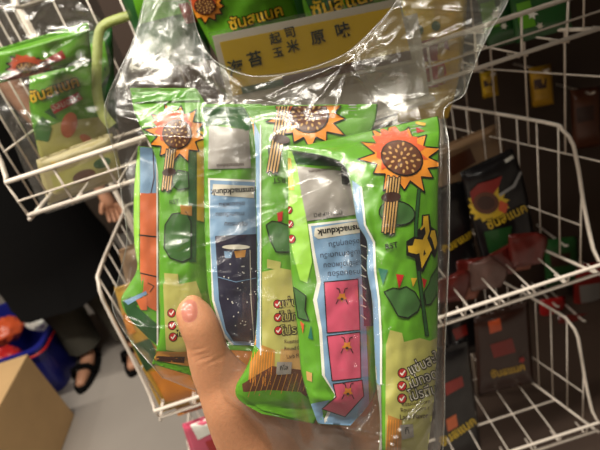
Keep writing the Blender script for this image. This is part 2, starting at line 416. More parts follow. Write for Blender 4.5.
art += [A_poly([(277, 213), (283, 211), (282, 221), (278, 222)], 'red', 2), A_text('RST', 279, 180, 8, 184, 'black', 2, off=.01),
        A_text('แซ่บสะใจ', 298, 302, 11.5, 6, 'black', 3, off=.075), A_text('ไม่ทอด', 296, 316, 11.5, 6, 'black', 3, off=.075), A_text('โปรตีน', 296, 330, 11.5, 6, 'black', 3, off=.075),
        A_text('แซ่บสะใจ', 298, 302, 11.5, 6, 'cream', 4), A_text('ไม่ทอด', 296, 316, 11.5, 6, 'cream', 4), A_text('โปรตีน', 296, 330, 11.5, 6, 'cream', 4),
        A_text('Roasted Corn', 297, 341, 5.6, 4, 'dbrown', 3, sx=.8), A_text('Round Corn r', 297, 348, 5.6, 4, 'dbrown', 3, sx=.8), A_text('Larb Flavor', 297, 356, 5.8, 4, 'dbrown', 3, sx=.8),
        A_poly([(277, 362), (292, 362), (291, 374), (276, 375)], 'label', 4), A_text('กิโล', 284, 368, 6, 8, 'black', 5)]
art += check(277.5, 304) + check(278, 317.5) + check(278.5, 330.5)
P4 = Pouch('snack_pouch', 'green pouch amid the held bag, its curved green bottom seal over the palm', 'snack pouch', GRP, L, R, 'green',
           dep=bil(.277, .289, .271, .283, HS), bulge=.0078, back=.6, art=art, nu=66, nv=190, seed=4, rast=True, seals=(.05, .06))
# --- fifth pouch, back side with pink panels
L = [(287, 149), (288, 180), (288, 212), (289, 240), (291, 270), (294, 300), (298, 335), (301, 370), (308, 396), (318, 424)]
R = [(376, 156), (378, 230), (380, 320), (376, 390), (350, 426)]
art = [A_poly([(286, 150), (294, 152), (301, 190), (308, 228), (312, 262), (307, 283), (300, 280), (292, 250), (287, 200)], 'lime', 1),
       A_poly([(286, 158), (291, 158), (294, 190), (289, 190)], 'yellow', 2),
       A_poly([(292, 152), (378, 158), (378, 168), (330, 166), (296, 164)], 'dgreen', 1)]  # the dark green strip is shadow painted under the top edge
art += blank_code([(297, 166), (342, 171), (362, 172), (360, 214), (307, 221), (301, 195)], 1)
art += [A_text('ดาวน์โหลด', 328, 214, 7, 186, 'black', 3), A_text('sunsnackdunk', 322, 170, 5, 187, 'dbrown', 3),
        A_poly([(308, 224), (362, 218), (366, 424), (320, 428), (335, 395), (322, 375), (319, 330), (313, 300), (317, 282), (312, 252)], 'white', 1),
        A_poly([(311, 226), (362, 220), (370, 424), (322, 429), (338, 398), (325, 376), (322, 330), (317, 300), (321, 282), (315, 252)], 'blue', 2),
        A_poly([(315, 228), (364, 220), (365, 232), (318, 239), (314, 236)], 'pill', 3), A_text('sunsnackdunk', 343, 229.5, 9, 187, 'black', 4, off=.03),
        A_text('อร่อยทุกวัน', 344, 243, 7, 187, 'navy', 3), A_text('เมล็ดทานตะวัน', 340, 254, 7, 186, 'navy', 3), A_text('และข้าวโพดอบ', 343, 264, 7, 185, 'navy', 3), A_text('กรอบอร่อย', 344, 273, 7.5, 184, 'navy', 3)]
art += A_out([(324, 282), (358, 279), (360, 330), (327, 333)], 'pink', 3, .9) + A_out([(327, 336), (360, 332), (361, 378), (332, 381)], 'pink', 3, .9)
art += A_out([(333, 384), (362, 380), (364, 396), (345, 417), (322, 409), (336, 397)], 'pink', 3, .9)
for ax, ay in ((342, 297), (347, 346), (348, 392)):
    art += [A_poly(star(ax, ay, 5, 3, 5, 20, seed=int(ay)), 'orange', 5), A_poly(ell(ax, ay+2, 1.6, 1.4, 0, 8), 'dbrown', 6)]
    for sx_ in (-1, 1): art += [A_line([(ax+sx_*2, ay-4), (ax+sx_*3, ay-8), (ax+sx_*5.5, ay-9)], .8, 'black', 5), A_line([(ax+sx_*4, ay+3), (ax+sx_*6, ay+7)], .8, 'black', 5)]
art += [A_poly([(359, 165), (376, 170), (374, 326), (364, 326), (360, 240)], 'navy', 4),
        A_poly([(306, 398), (318, 424), (335, 402), (324, 384)], 'green', 2), A_poly([(310, 404), (317, 422), (325, 426), (322, 409), (330, 400)], 'blue', 3)]
for k in range(8): art.append(A_line([(361, 245+k*10), (366, 247+k*10+(k % 3)*2)], 1.1, 'white', 5))
rr = random.Random(9)
for k in range(16):
    x0 = rr.uniform(341, 362); y0 = rr.uniform(160, 184); art.append(A_line([(x0, y0), (x0+rr.uniform(-4, 4), y0+rr.uniform(1, 4))], rr.uniform(.5, 1.2), 'white', 5))
art += [A_poly([(340, 158), (362, 160), (362, 186), (342, 184)], 'ddark', 4)]
art += A_out([(293, 287), (298, 290), (306, 296), (305, 310), (309, 321), (298, 318), (295, 300)], 'leaf', 2, 1)
art += [A_poly([(300, 321), (304, 324), (303, 334)], 'rorange', 2), A_poly([(311, 325), (313, 340), (308, 338)], 'teal', 2), A_poly([(306, 371), (312, 373), (312, 382), (307, 380)], 'stick', 2)]
art += check(288.8, 210, 4, 3) + check(289.8, 224, 4.2, 3) + check(291.5, 239, 4.6, 3)
P5 = Pouch('snack_pouch', 'pouch showing its back with three pink panels and a blue text panel', 'snack pouch', GRP, L, R, 'green',
           dep=bil(.265, .274, .254, .263, HS), bulge=.0078, back=.6, art=art, nu=54, nv=190, seed=5, rast=True, crease=[(300, 396, 345, 402, 5, .002)])
# --- frontmost pouch
L = [(285, 149.5), (315, 154), (342, 164), (350, 182), (354, 205), (358, 225), (367, 242), (367, 270), (372, 300), (374, 340), (376, 380), (380, 420), (378, 462)]
R = [(438, 116), (440, 130), (439, 160), (438, 220), (438, 300), (437, 350), (434, 400), (426, 462)]
g = []
art = [A_poly([(352, 180), (360, 186), (364, 225), (373, 242), (374, 270), (378, 300), (380, 340), (380, 386), (374, 380), (370, 300), (363, 245), (355, 222)], 'blue', 1),
       A_line([(361, 187), (365, 225), (374, 242), (375, 270), (379, 300), (381, 340), (381, 384)], 2, 'white', 2),
       A_poly([(374, 384), (381, 385), (382, 462), (376, 462)], 'label', 1), A_poly([(368, 364), (376, 366), (377, 380), (370, 379)], 'pill', 2), A_text('nk', 373, 373, 6, 8, 'black', 3),
       A_poly([(386, 345), (390, 330), (402, 333), (404, 342), (420, 338), (430, 341), (440, 336), (438, 400), (428, 462), (385, 462)], 'cream', 1),
       A_poly([(388, 415), (402, 420), (401, 462), (385, 462)], 'wood', 2)]
for k in range(5): art.append(A_line([(388+k*2.6, 420), (386+k*2.8, 456)], .7, 'orange', 3))
art += A_out([(384, 292), (388, 290), (393, 288), (400, 289), (406, 286.5), (410, 289), (415, 292), (421, 303), (418, 311), (408, 318), (398, 316), (391, 303)], 'leaf', 2, 1.1)
art += A_out([(424, 292), (429, 284), (431, 277), (438, 266), (440, 275), (440, 290), (431, 304), (426, 305)], 'leaf', 2, 1)
art += [A_poly([(378, 268), (388, 270), (383, 285)], 'teal', 2), A_poly([(396, 274), (404, 275), (399, 289)], 'red', 2), A_poly([(411, 278), (417, 278), (413, 287)], 'gold', 2),
        A_poly([(422, 278), (427, 280), (424, 289)], 'red', 2),
        A_line([(419, 190), (416, 225), (416, 250), (421, 290), (427, 335)], 4, 'black', 2), A_line([(419, 190), (416, 225), (416, 250), (421, 290), (427, 335)], 2.6, 'dgreen', 3),
        A_text('RST', 391.5, 246, 8, 12, 'black', 2, off=.015)]
art += A_out(ell(397, 213, 18, 12, -8), 'leaf', 2, 1.1)
art += sunflower(402, 158, 41, 27, 21, 13, 12, .86, .18, l=2, seed=15)
art += sticks((394, 176), (388, 233), 14, 5, 5) + [A_poly(ell(391, 197, 10, 5, 4), 'dbrown', 7)]
z = lambda pts: [(400+x/6.42, 200+y/6.42) for x, y in pts]
art += [A_poly(z([(140, 95), (190, 90), (200, 170), (235, 195), (250, 290), (225, 375), (203, 340), (150, 460), (112, 455), (98, 375), (40, 355), (40, 265), (88, 235), (115, 238), (115, 190), (138, 175)]), 'black', 4),
        A_poly(z([(150, 105), (180, 100), (190, 200), (175, 245), (205, 318), (140, 440), (125, 340), (108, 348), (55, 335), (50, 295), (82, 292), (95, 250), (145, 255), (165, 215), (160, 170), (135, 195), (128, 187), (148, 160)]), 'gold', 5),
        A_poly(z([(155, 318), (167, 345), (150, 356)]), 'black', 6), A_poly(z([(202, 195), (225, 195), (240, 280), (225, 318), (205, 250), (192, 230)]), 'gold', 5)]
for (cx, cy, w) in ((402.5, 373, 'แซ่บสะใจ'), (402, 386, 'ไม่ทอด'), (402, 398.5, 'โปรตีน')): art += check(cx, cy, 5.2)
for (tx, ty, s_, r_) in ((426, 363, 'แซ่บสะใจ', 26), (423, 379, 'ไม่ทอด', 21), (423, 393, 'โปรตีน', 15)):
    art += [A_text(s_, tx, ty, 14, r_, 'black', 3, off=.075, sx=.8), A_text(s_, tx, ty, 14, r_, 'pill', 4, sx=.8)]
art += [A_text('Roasted Corn', 416, 403, 6, 7, 'dbrown', 3, sx=.85), A_text('Round Corn r', 415, 409, 6, 5, 'dbrown', 3, sx=.85), A_text('Larb Flavor', 414, 416.5, 7.4, 4, 'dbrown', 3, sx=.85, off=.01),
        A_poly([(400, 425), (413, 424), (414, 437), (402, 440)], 'label', 3), A_text('กิ', 407, 431, 9, 8, 'black', 4)]
art += [A_poly([(414, 117), (424, 118), (423, 120.5), (414, 119.5)], 'rorange', 2), A_poly([(415, 121), (426, 123), (425, 126), (416, 124)], 'gold', 2), A_poly([(416, 127), (425, 131), (417, 133)], 'red', 2), A_poly([(417, 136), (425, 138), (419, 140)], 'teal', 2)]
P6 = Pouch('snack_pouch', 'frontmost green pouch at the right with a wide top flap and yellow lettering', 'snack pouch', GRP, L, R, 'green',
           dep=lambda u, v, x, y: bil(.252, .264, .230, .243, HS)(u, v, x, y)+.013*max(0., 1-v/.3)**1.4, bulge=.0105, back=.5, art=art, nu=80, nv=220, seed=6, rast=True, seals=(.05, .03), wr=.0006,
           crease=[(300, 147, 440, 140, 3, .0007), (352, 175, 380, 260, 4, .001), (366, 240, 400, 262, 4, -.001), (372, 300, 395, 345, 4, .0008)])

# ------------------------------------------------------------------ drape depth of the clear bag over the pouches
GX, GY = 160, 150; OX, OY = -10, -12   # 4 px cells
G = np.full((GY, GX), np.nan)
for (i, j), d in RAST.items():
    if 0 <= i-OX < GX and 0 <= j-OY < GY: G[j-OY, i-OX] = d
known = ~np.isnan(G); H = np.where(known, G, .245)
for y in range(GY):
    for x in range(GX):
        if not known[y, x]:
            px = (x+OX)*4; H[y, x] = .285-.05*min(max((px-120)/320, 0), 1)+.01
def blur(A):
    B = np.pad(A, 1, mode='edge'); return (B[:-2, 1:-1]+B[2:, 1:-1]+B[1:-1, :-2]+B[1:-1, 2:]+B[1:-1, 1:-1]*2)/6
base0 = H.copy()
for _ in range(220): H = np.where(known, base0, blur(H))
mn = H.copy()
for _ in range(2):
    B = np.pad(mn, 1, mode='edge'); mn = np.min([B[a:a+GY, b:b+GX] for a in range(3) for b in range(3)], axis=0)
DR = mn.copy()
for _ in range(5): DR = blur(DR)
DR -= .0022
for j in range(GY): DR[j] -= .00016*max(0, 90-(j+OY)*4)
HB = np.where(known, 0, H+.004)
for (i, j), d in RASTB.items():
    if 0 <= i-OX < GX and 0 <= j-OY < GY: HB[j-OY, i-OX] = d
hb0 = HB.copy()
for _ in range(160): HB = np.where(known, hb0, blur(HB))
for _ in range(2):
    B = np.pad(HB, 1, mode='edge'); HB = np.max([B[a:a+GY, b:b+GX] for a in range(3) for b in range(3)], axis=0)
DB = HB
for _ in range(4): DB = blur(DB)
DB += .003
def samp(A, x, y):
    fx = min(max(x/4-OX-.5, 0), GX-1.001); fy = min(max(y/4-OY-.5, 0), GY-1.001); i = int(fx); j = int(fy); a = fx-i; b = fy-j
    return (A[j, i]*(1-a)+A[j, i+1]*a)*(1-b)+(A[j+1, i]*(1-a)+A[j+1, i+1]*a)*b
OUT = [(150, -25), (140, 20), (130, 48), (117, 75), (107, 98), (105, 118), (116, 160), (122, 200), (127, 240), (118, 280), (112, 303), (120, 325), (138, 350), (163, 378), (190, 389), (215, 395),
       (240, 410), (256, 430), (268, 462), (300, 484), (400, 484), (436, 474), (444, 430), (445, 350), (449, 250), (449, 150), (444, 110), (463, 96), (470, 78), (480, 52), (492, 28), (506, 5), (516, -25),
       (408, -25), (396, 2), (376, 26), (345, 54), (300, 71), (252, 76), (214, 60), (197, 30), (186, -25)]
OA = np.array(OUT, float); OB = np.roll(OA, -1, axis=0)
def edge_dist(x, y):
    p = np.array([x, y]); d = OB-OA; t = np.clip(((p-OA)*d).sum(1)/(d*d).sum(1), 0, 1); q = OA+d*t[:, None]
    return float(np.sqrt(((p-q)**2).sum(1)).min())
# long creases: x0,y0,x1,y1,width px,height m
RID = [(105, 108, 160, 100, 3, .0012), (127, 131, 168, 103, 1.6, .0010), (128, 85, 188, 86, 1.8, .0012), (188, 86, 234, 84, 1.8, .0010), (188, 87, 150, 113, 1.8, .001), (188, 87, 216, 101, 1.6, .001),
       (110, 110, 137, 122, 3.5, .0014), (140, 134, 202, 139, 4.5, .0009), (180, 206, 232, 210, 1.6, .0011), (232, 210, 300, 203, 1.4, .0008), (220, 243, 255, 228, 2, .0014), (255, 228, 302, 198, 3.4, .0018),
       (302, 198, 345, 176, 2, .0012), (232, 250, 345, 190, 1.3, .0007), (180, 206, 172, 237, 1.6, .001), (172, 235, 196, 236, 1.8, .0011), (196, 236, 165, 258, 1.8, .0013), (165, 258, 232, 238, 1.6, .0012),
       (232, 238, 262, 226, 1.4, .001), (116, 315, 138, 326, 2.2, .0012), (138, 326, 160, 329, 2, .0014), (160, 329, 186, 324, 1.6, .0013), (226, 331, 262, 352, 1.8, .0013), (262, 352, 290, 356, 1.6, .0010),
       (200, 48, 262, 100, 2.5, .0014), (196, 70, 240, 104, 2, .0012), (210, 92, 300, 108, 2, .0008), (250, 88, 330, 46, 3, .0016), (262, 96, 350, 60, 3, .0016), (268, 66, 338, 38, 2.4, .0014), (350, 58, 312, 108, 2.4, .0014), (345, 60, 280, 100, 2, .001),
       (350, 58, 335, 118, 2, .001), (345, 55, 395, 5, 3, .0016), (355, 66, 385, 62, 4, .0014), (362, 52, 392, 40, 4, .0013), (372, 76, 400, 30, 3, .0014), (400, 8, 505, 14, 3, .0014), (430, 40, 500, 12, 2.4, .0014), (402, 40, 440, 36, 2.4, .0012),
       (404, 98, 462, 92, 1.8, .0012), (440, 106, 470, 70, 1.2, .0008), (420, 55, 446, 90, 2, .0008), (410, 20, 425, 95, 2, .0007), (400, 98, 440, 106, 2, .0009), (385, 120, 352, 64, 2, .0009),
       (150, 20, 112, 98, 2.2, .0012), (165, -5, 140, 60, 2.6, .0014), (175, 10, 168, 60, 3, .0016), (152, 28, 176, 42, 3.5, .0014), (185, -10, 190, 60, 2.6, .0014), (168, 60, 130, 84, 2, .001), (190, 60, 196, 88, 2.5, .0014), (176, 42, 150, 70, 1.8, .001), (140, 60, 125, 112, 2, .001),
       (443, 140, 440, 240, 1.6, .0009), (446, 240, 438, 330, 1.6, .0009), (440, 330, 436, 400, 1.8, .001), (440, 385, 400, 432, 2.4, .0014), (444, 400, 415, 450, 2, .0012), (436, 372, 412, 400, 1.6, .001), (400, 432, 388, 460, 2, .0012),
       (262, 350, 312, 425, 1.4, .0007), (290, 372, 316, 400, 1.4, .0006), (205, 345, 262, 352, 1.8, .0010), (370, 250, 390, 300, 1.4, .0006), (122, 200, 118, 280, 2, .0009), (127, 150, 124, 210, 2, .0008), (326, 60, 396, 100, 1.6, .0007),
       (315, 424, 400, 440, 2.2, .0011), (335, 434, 420, 452, 2, .0011), (300, 440, 380, 470, 2, .001), (340, 300, 366, 330, 1.5, .0005), (130, 330, 168, 378, 2.5, .0012), (165, 378, 196, 372, 2, .0012), (150, 352, 196, 345, 1.8, .0009)]
rr = random.Random(12)
for _ in range(70):
    x0 = rr.uniform(130, 438); y0 = rr.uniform(115, 440); a_ = rr.choice([rr.uniform(-.6, .2), rr.uniform(-.6, .2), rr.uniform(1.2, 1.9)]); l_ = rr.uniform(10, 45)
    RID.append((x0, y0, x0+l_*math.cos(a_), y0+l_*math.sin(a_), rr.uniform(.8, 1.5), rr.uniform(.00025, .0005)))
for _ in range(40):
    x0 = rr.choice([rr.uniform(120, 200), rr.uniform(350, 480)]); y0 = rr.uniform(-10, 80); a_ = rr.uniform(.6, 2.6); l_ = rr.uniform(12, 45)
    RID.append((x0, y0, x0+l_*math.cos(a_), y0+l_*math.sin(a_), rr.uniform(1, 1.8), rr.uniform(.0004, .0009)))
RID += [(441, 125, 443, 240, 2, .0011), (443, 240, 440, 380, 2, .0010), (434, 150, 438, 300, 1.4, .0008), (431, 300, 436, 420, 1.6, .0009), (288, 200, 322, 188, 7, .0011), (142, 136, 200, 138, 6, .0011), (225, 240, 300, 206, 5, .0010), (270, 70, 335, 42, 5, .0012), (362, 74, 384, 70, 5, .0012), (358, 60, 388, 46, 4, .0012), (440, 40, 470, 24, 4, .0011), (108, 116, 134, 120, 5, .0012), (168, 196, 180, 176, 2, .001), (168, 248, 190, 240, 3.5, .001), (122, 320, 150, 332, 3.5, .0012), (405, 425, 436, 392, 3, .0011), (398, 440, 430, 410, 2.4, .001)]
RD = np.array(RID)
def ridges(x, y):
    dx = RD[:, 2]-RD[:, 0]; dy = RD[:, 3]-RD[:, 1]; t = ((x-RD[:, 0])*dx+(y-RD[:, 1])*dy)/(dx*dx+dy*dy); tc = np.clip(t, 0, 1)
    d = np.hypot(x-RD[:, 0]-tc*dx, y-RD[:, 1]-tc*dy)
    tap = np.clip(1.15-np.abs(tc-.5)*1.3, .2, 1)
    w_ = RD[:, 4]*1.75; h_ = .00031*w_*np.clip(RD[:, 5]/.0011, .6, 1.5)
    return float((h_*np.maximum(0, 1-np.abs(d)/w_)*tap).sum())
def film_d(x, y):
    ear = min(max((100-y)/40, 0), 1)*(1 if (x < 205 or x > 335) else .6)
    w = noise.noise(Vector((x*.035, y*.028, 3)))*.0011+noise.noise(Vector((x*.09, y*.06, 8)))*.0005
    rg = 1-abs(noise.noise(Vector((x*.03+y*.012, y*.02-x*.018, 20))))*2.6
    w2 = noise.noise(Vector((x*.06, y*.05, 31)))
    return samp(DR, x, y)-ridges(x, y)-(w+max(rg, 0)**3*.0009)*(.7+.4*ear)-abs(w2)*.0012*ear
back0 = lambda x, y: samp(DB, x, y)
def film_front(x, y):
    e = min(edge_dist(x, y)/9, 1); e = math.sqrt(e); m = (samp(DR, x, y)*.7+back0(x, y)*.3) if y > 120 else samp(DR, x, y)+.002
    return P(x, y, film_d(x, y)*e+m*(1-e))
def film_back(x, y):
    e = min(edge_dist(x, y)/9, 1); e = math.sqrt(e); m = (samp(DR, x, y)*.7+back0(x, y)*.3) if y > 120 else samp(DR, x, y)+.002
    k = min(max((y-70)/30, 0), 1)
    d = (samp(DR, x, y)+.006)*(1-k)+back0(x, y)*k+noise.noise(Vector((x*.05, y*.04, 55)))*.0012+(ridges(x+6, y-5) if y < 110 else 0)
    return P(x, y, d*e+m*(1-e))
polys = tess(OUT, 1.6)
fm = MB(); v_, f_ = poly_mesh(polys, film_front); fm.add(v_, f_, FILM)
bag = fm.build('plastic_bag', origin=P(300, 300, .27))
tag(bag, 'crinkled clear plastic bag of green snack pouches held up by the hand', 'plastic bag')
polys = tess(OUT, 6)
fb = MB(); v_, f_ = poly_mesh(polys, film_back); v2 = v_
fb.add(v_, f_, FILM); o = fb.build('back_sheet', bag)
SEAM = film_mat('clear_seam', haze=.1, rough=.25, boost=.04)
sm = MB(); sm.tube([film_front(*p[:2]) for p in catmull(OUT[:14], 90)], .00032, SEAM, 6); sm.build('seam', bag)
sm = MB(); sm.tube([film_front(*p[:2]) for p in catmull(OUT[20:33], 90)], .00032, SEAM, 6); sm.build('seam', bag)
sm = MB(); sm.tube([film_front(*p[:2]) for p in catmull(OUT[33:], 60)], .00032, SEAM, 6); sm.build('mouth_edge', bag)
# the gathered tails of the bag's mouth: an extra fold of film on each side
for pts, nm in (([(402, -25), (512, -25), (500, 8), (463, 94), (440, 106), (400, 112), (372, 96), (352, 66), (372, 34), (396, 4)], 'mouth_fold'),
                ([(150, -25), (188, -25), (196, 30), (192, 62), (170, 84), (130, 100), (110, 100), (130, 50)], 'mouth_fold')):
    mb = MB(); v_, f_ = poly_mesh(tess(pts, 4), lambda x, y: P(x, y, samp(DR, x, y)+.003+noise.noise(Vector((x*.05, y*.035, 77)))*.0016)); mb.add(v_, f_, HAZY); mb.build(nm, bag)
# ================================================================== the hand
SKIN = mat('skin', (190, 134, 98), .45, bump=.12, bscale=900, var=.05, sss=.12)
NAIL = mat('thumb_nail', (186, 118, 100), .28, sss=.1, coat=.3)
def loft(mb, secs, m, n=20):
    # secs: (px, py, depth, rx, rz); px,py,depth of the centre, radii in metres
    cs = catmull([(a, b, c*1000, d*1e4, e*1e4) for a, b, c, d, e in secs], 10*len(secs)); vs = []; fs = []
    pts = [P(c[0], c[1], c[2]/1000) for c in cs]
    for i, p in enumerate(pts):
        t = (pts[min(i+1, len(pts)-1)]-pts[max(i-1, 0)]).normalized(); w = (p-Vector(CAM)).normalized()
        sd = t.cross(w).normalized(); nz = sd.cross(t).normalized()
        for k in range(n):
            a = 2*math.pi*k/n; vs.append(p+sd*math.cos(a)*cs[i][3]/1e4+nz*math.sin(a)*cs[i][4]/1e4)
    for i in range(len(pts)-1):
        for k in range(n): fs.append([i*n+k, i*n+(k+1) % n, (i+1)*n+(k+1) % n, (i+1)*n+k])
    fs.append(list(range(n))); fs.append([(len(pts)-1)*n+k for k in range(n)][::-1]); mb.add(vs, fs, m)
hm = MB()
def TD(x, y, r): return samp(DR, x, y)-.0018-r
tp = [(184, 299.5, 6.5), (187, 303, 12.5), (190.5, 309, 16), (195, 317, 18.5), (200, 327, 19.5), (205, 340, 19.5), (208.5, 354, 20.8), (214, 367, 23.5), (222, 380, 27)]
secs = []
dref = TD(195, 315, .009)
for x, y, w in tp:
    d = dref+max(0, (y-330))*.00016; secs.append((x, y, d, w/F*d, min(w/F*d*.82, .0095)*(1 if w > 12 else .7)))
secs += [(236, 399, dref+.011, 37/F*.25, .012), (256, 422, dref+.020, 48/F*.26, .0145), (284, 448, dref+.031, 58/F*.27, .017), (310, 490, dref+.046, 60/F*.28, .018), (330, 545, dref+.055, .03, .02), (340, 600, dref+.06, .027, .021)]
loft(hm, secs, SKIN, 28)
pd = .315
loft(hm, [(345, 640, .315, .026, .02), (342, 570, .315, .028, .02), (336, 520, .315, .034, .019), (332, 470, .318, .040, .016), (332, 420, .322, .042, .013), (336, 375, .326, .041, .011), (338, 360, .327, .038, .008)], SKIN, 32)
for k, (bx, tx, ty, r) in enumerate(((292, 268, 222, .0085), (322, 312, 205, .0088), (352, 354, 216, .0086), (380, 394, 250, .0076))):
    loft(hm, [(bx+4, 400, .324, r*1.05, r), (bx, 365, .327, r, r), ((bx*.6+tx*.4), 320, .331, r*.97, r*.95), (bx*.3+tx*.7, 270, .326, r*.9, r*.88), (tx, ty+12, .317, r*.82, r*.8), (tx, ty, .313, r*.45, r*.45)], SKIN, 16)
tmp = hm.build('hand_tmp')
rm_ = tmp.modifiers.new('r', 'REMESH'); rm_.mode = 'VOXEL'; rm_.voxel_size = .00105; rm_.use_smooth_shade = True
sm_ = tmp.modifiers.new('s', 'SMOOTH'); sm_.iterations = 7; sm_.factor = .5
bpy.context.view_layer.update(); dg = bpy.context.evaluated_depsgraph_get()
me = bpy.data.meshes.new_from_object(tmp.evaluated_get(dg)); loc = tmp.location.copy(); bpy.data.objects.remove(tmp)
creases = [(190, 358, 212, 352, .00042), (193, 362, 216, 355, .0004), (190, 351, 206, 348, .0003), (203, 366, 228, 355, .00032), (222, 398, 252, 420, .0003), (240, 412, 275, 432, .0003), (232, 420, 262, 446, .00028), (262, 420, 300, 446, .0003), (212, 385, 238, 402, .0002)]
for v in me.vertices:
    w = v.co+loc; x, y, d = proj(w)
    if d > .30 or not (160 < x < 340 and 285 < y < 470): continue
    for x0, y0, x1, y1, h in creases:
        dx, dy = x1-x0, y1-y0; t = min(max(((x-x0)*dx+(y-y0)*dy)/(dx*dx+dy*dy), 0), 1); q = math.hypot(x-x0-t*dx, y-y0-t*dy)
        if q < 5: v.co -= v.normal*h*math.exp(-(q/1.6)**2)*math.sin(math.pi*min(max(t, .08), .92))
me.materials.clear(); me.materials.append(SKIN)
hand = bpy.data.objects.new('hand', me); COL.objects.link(hand); hand.location = loc
tag(hand, 'bare left hand gripping the clear bag from below with its thumb in front', 'hand')
me.update(); bvh = BVHTree.FromPolygons([v.co+loc for v in me.vertices], [p.vertices[:] for p in me.polygons])
def skin_pt(x, y, off):
    r = Vector(ray(x, y)).normalized(); h = bvh.ray_cast(Vector(CAM)+r*.05, r)
    return (h[0]-r*off) if h[0] is not None and (h[0]-Vector(CAM)).length < .27 else P(x, y, dref)
nl = [(182.5, 305), (181.5, 311), (182, 317), (184.5, 321.5), (189.5, 322.5), (194.5, 320.5), (197.3, 315), (197.5, 308), (196, 302.5), (191, 299.5), (186, 300.5)]
nc = np.array(nl).mean(0)
def nail_pt(x, y):
    q = min(np.hypot((x-nc[0])/7, (y-nc[1])/10.5), 1); return skin_pt(x, y, .0005*(1-q**4)+.00005)
nm_ = MB(); v_, f_ = poly_mesh(tess([tuple(p[:2]) for p in catmull(nl+[nl[0]], 40)[:-1]], 1.6), nail_pt); nm_.add(v_, f_, NAIL); no = nm_.build('thumbnail', hand); no['label'] = 'short pink thumbnail'

# ================================================================== shop shelving
def xr(y): return .368-.3*(y-.46)      # right side frame, slightly splayed
def xl(y): return -.262-.02*(y-.46)
YF, YB = .46, .74
def basket(z0, zl, zt, label, front=True, yf=YF, post=True, xo=0):
    root = empty('wire_basket', ((xl(yf)+xr(yf))/2, (yf+YB)/2, z0)); tag(root, label, 'wire basket', 'white wire baskets of the shop rack')
    A = lambda s, y, z, o=0: Vector(((xl(y)-xo if s < 0 else xr(y)+xo)+o, y, z))
    # thick rim: low front lip, rising to high sides
    def side_curve(s):
        return [A(s, yf, zl), A(s, yf+.012, zl+.012, .0*s), A(s, yf+.028, zl+(zt-zl)*.45), A(s, yf+.04, zt-.03), A(s, yf+.056, zt-.007), A(s, yf+.085, zt), A(s, YB, zt)]
    rim = MB(); loop = [Vector(c) for c in catmull(side_curve(-1)[::-1], 40)]+[Vector(c) for c in catmull(side_curve(1), 40)]
    rim.tube(loop, .0024, WIRE, 10, closed=True); rim.build('rim', root)
    fp = MB(); n = int((xr(yf)-xl(yf))/.046)
    for k in range(n+1):
        x = xl(yf)+(xr(yf)-xl(yf))*k/n; fp.tube([(x, yf, zl), (x, yf+.002, z0+.006), (x, yf+.008, z0), (x, yf+.03, z0)], .0013, WIRE, 8)
    fp.tube([A(-1, yf+.002, z0+.004), A(1, yf+.002, z0+.004)], .0024, WIRE, 8)
    if zl-z0 > .03: fp.tube([A(-1, yf, (zl+z0)/2), A(1, yf, (zl+z0)/2)], .0011, WIRE, 8)
    fp.build('front_panel', root)
    for s in (-1, 1):
        sp = MB(); m_ = 9
        crv = catmull(side_curve(s), 60)
        for k in range(1, m_+1):
            y = yf+(YB-yf)*k/m_; zt_ = min([c for c in crv if True], key=lambda c: abs(c[1]-y))[2]
            sp.tube([A(s, y, zt_), A(s, y, z0)], .0011, WIRE, 7)
        for zz in (z0+(zt-z0)*.33,): sp.tube([A(s, yf+.03, zz), A(s, YB, zz)], .0011, WIRE, 7)
        sp.tube([A(s, yf, z0), A(s, YB, z0)], .0022, WIRE, 8); sp.build('side_panel', root)
    bp = MB()
    for k in range(1, 14):
        x = xl(yf)+(xr(yf)-xl(yf))*k/14; bp.tube([(x, yf+.004, z0), (x, YB, z0)], .0011, WIRE, 7)
    for y in (.56, .66, YB): bp.tube([A(-1, y, z0-.003), A(1, y, z0-.003)], .002, WIRE, 8)
    bp.build('base_panel', root)
    bk = MB()
    for k in range(0, 14):
        x = xl(YB)+(xr(YB)-xl(YB))*k/13; bk.tube([(x, YB, z0), (x, YB, zt)], .0011, WIRE, 7)
    bk.build('back_panel', root); return root
basket(1.160, 1.203, 1.36, 'uppermost wire basket, holding the green bundles behind the yellow sign')
basket(.838, .858, 1.045, 'middle wire basket, with yellow pouches left and black pouches right')
basket(.472, .500, .700, 'lowest wire basket, under the middle one at the bottom right', yf=.475, xo=.022)
# rack frame
rk = empty('display_rack', (.03, .6, 0)); tag(rk, 'white wire display rack carrying the three baskets', 'display rack')
for s in (-1, 1):
    for y in (.475, YB+.02):
        mb = MB(); xx = (xr(y)+.012 if s > 0 else xl(y)-.012); mb.tube([(xx, y, 0), (xx, y, 1.55)] if not (y < .5) else [(xx, y+.28, .02), (xx, y+.28, .05)], .004, WIRE, 10); mb.build('post', rk)
sg = MB()
for k in range(6):
    y = .47+.055*k; sg.tube([(xr(y)+.012, y, 1.0), (xr(y)+.012, y, 1.45)], .0013, WIRE, 7)
for z_ in (1.0, 1.105, 1.3, 1.42): sg.tube([(xr(.45)+.012, .45, z_), (xr(.76)+.012, .76, z_)], .0011, WIRE, 7)
sg.build('side_grid', rk)
rail = mat('shelf_rail', (196, 190, 176), .4)
mb = MB(); mb.box((-.02, .450, 1.158), (.165, .4545, 1.235), rail); mb.box((-.02, .436, 1.154), (.165, .4545, 1.158), rail)
tag(mb.build('price_rail', smooth=False), 'pale beige price rail fixed below the yellow sign', 'price rail')
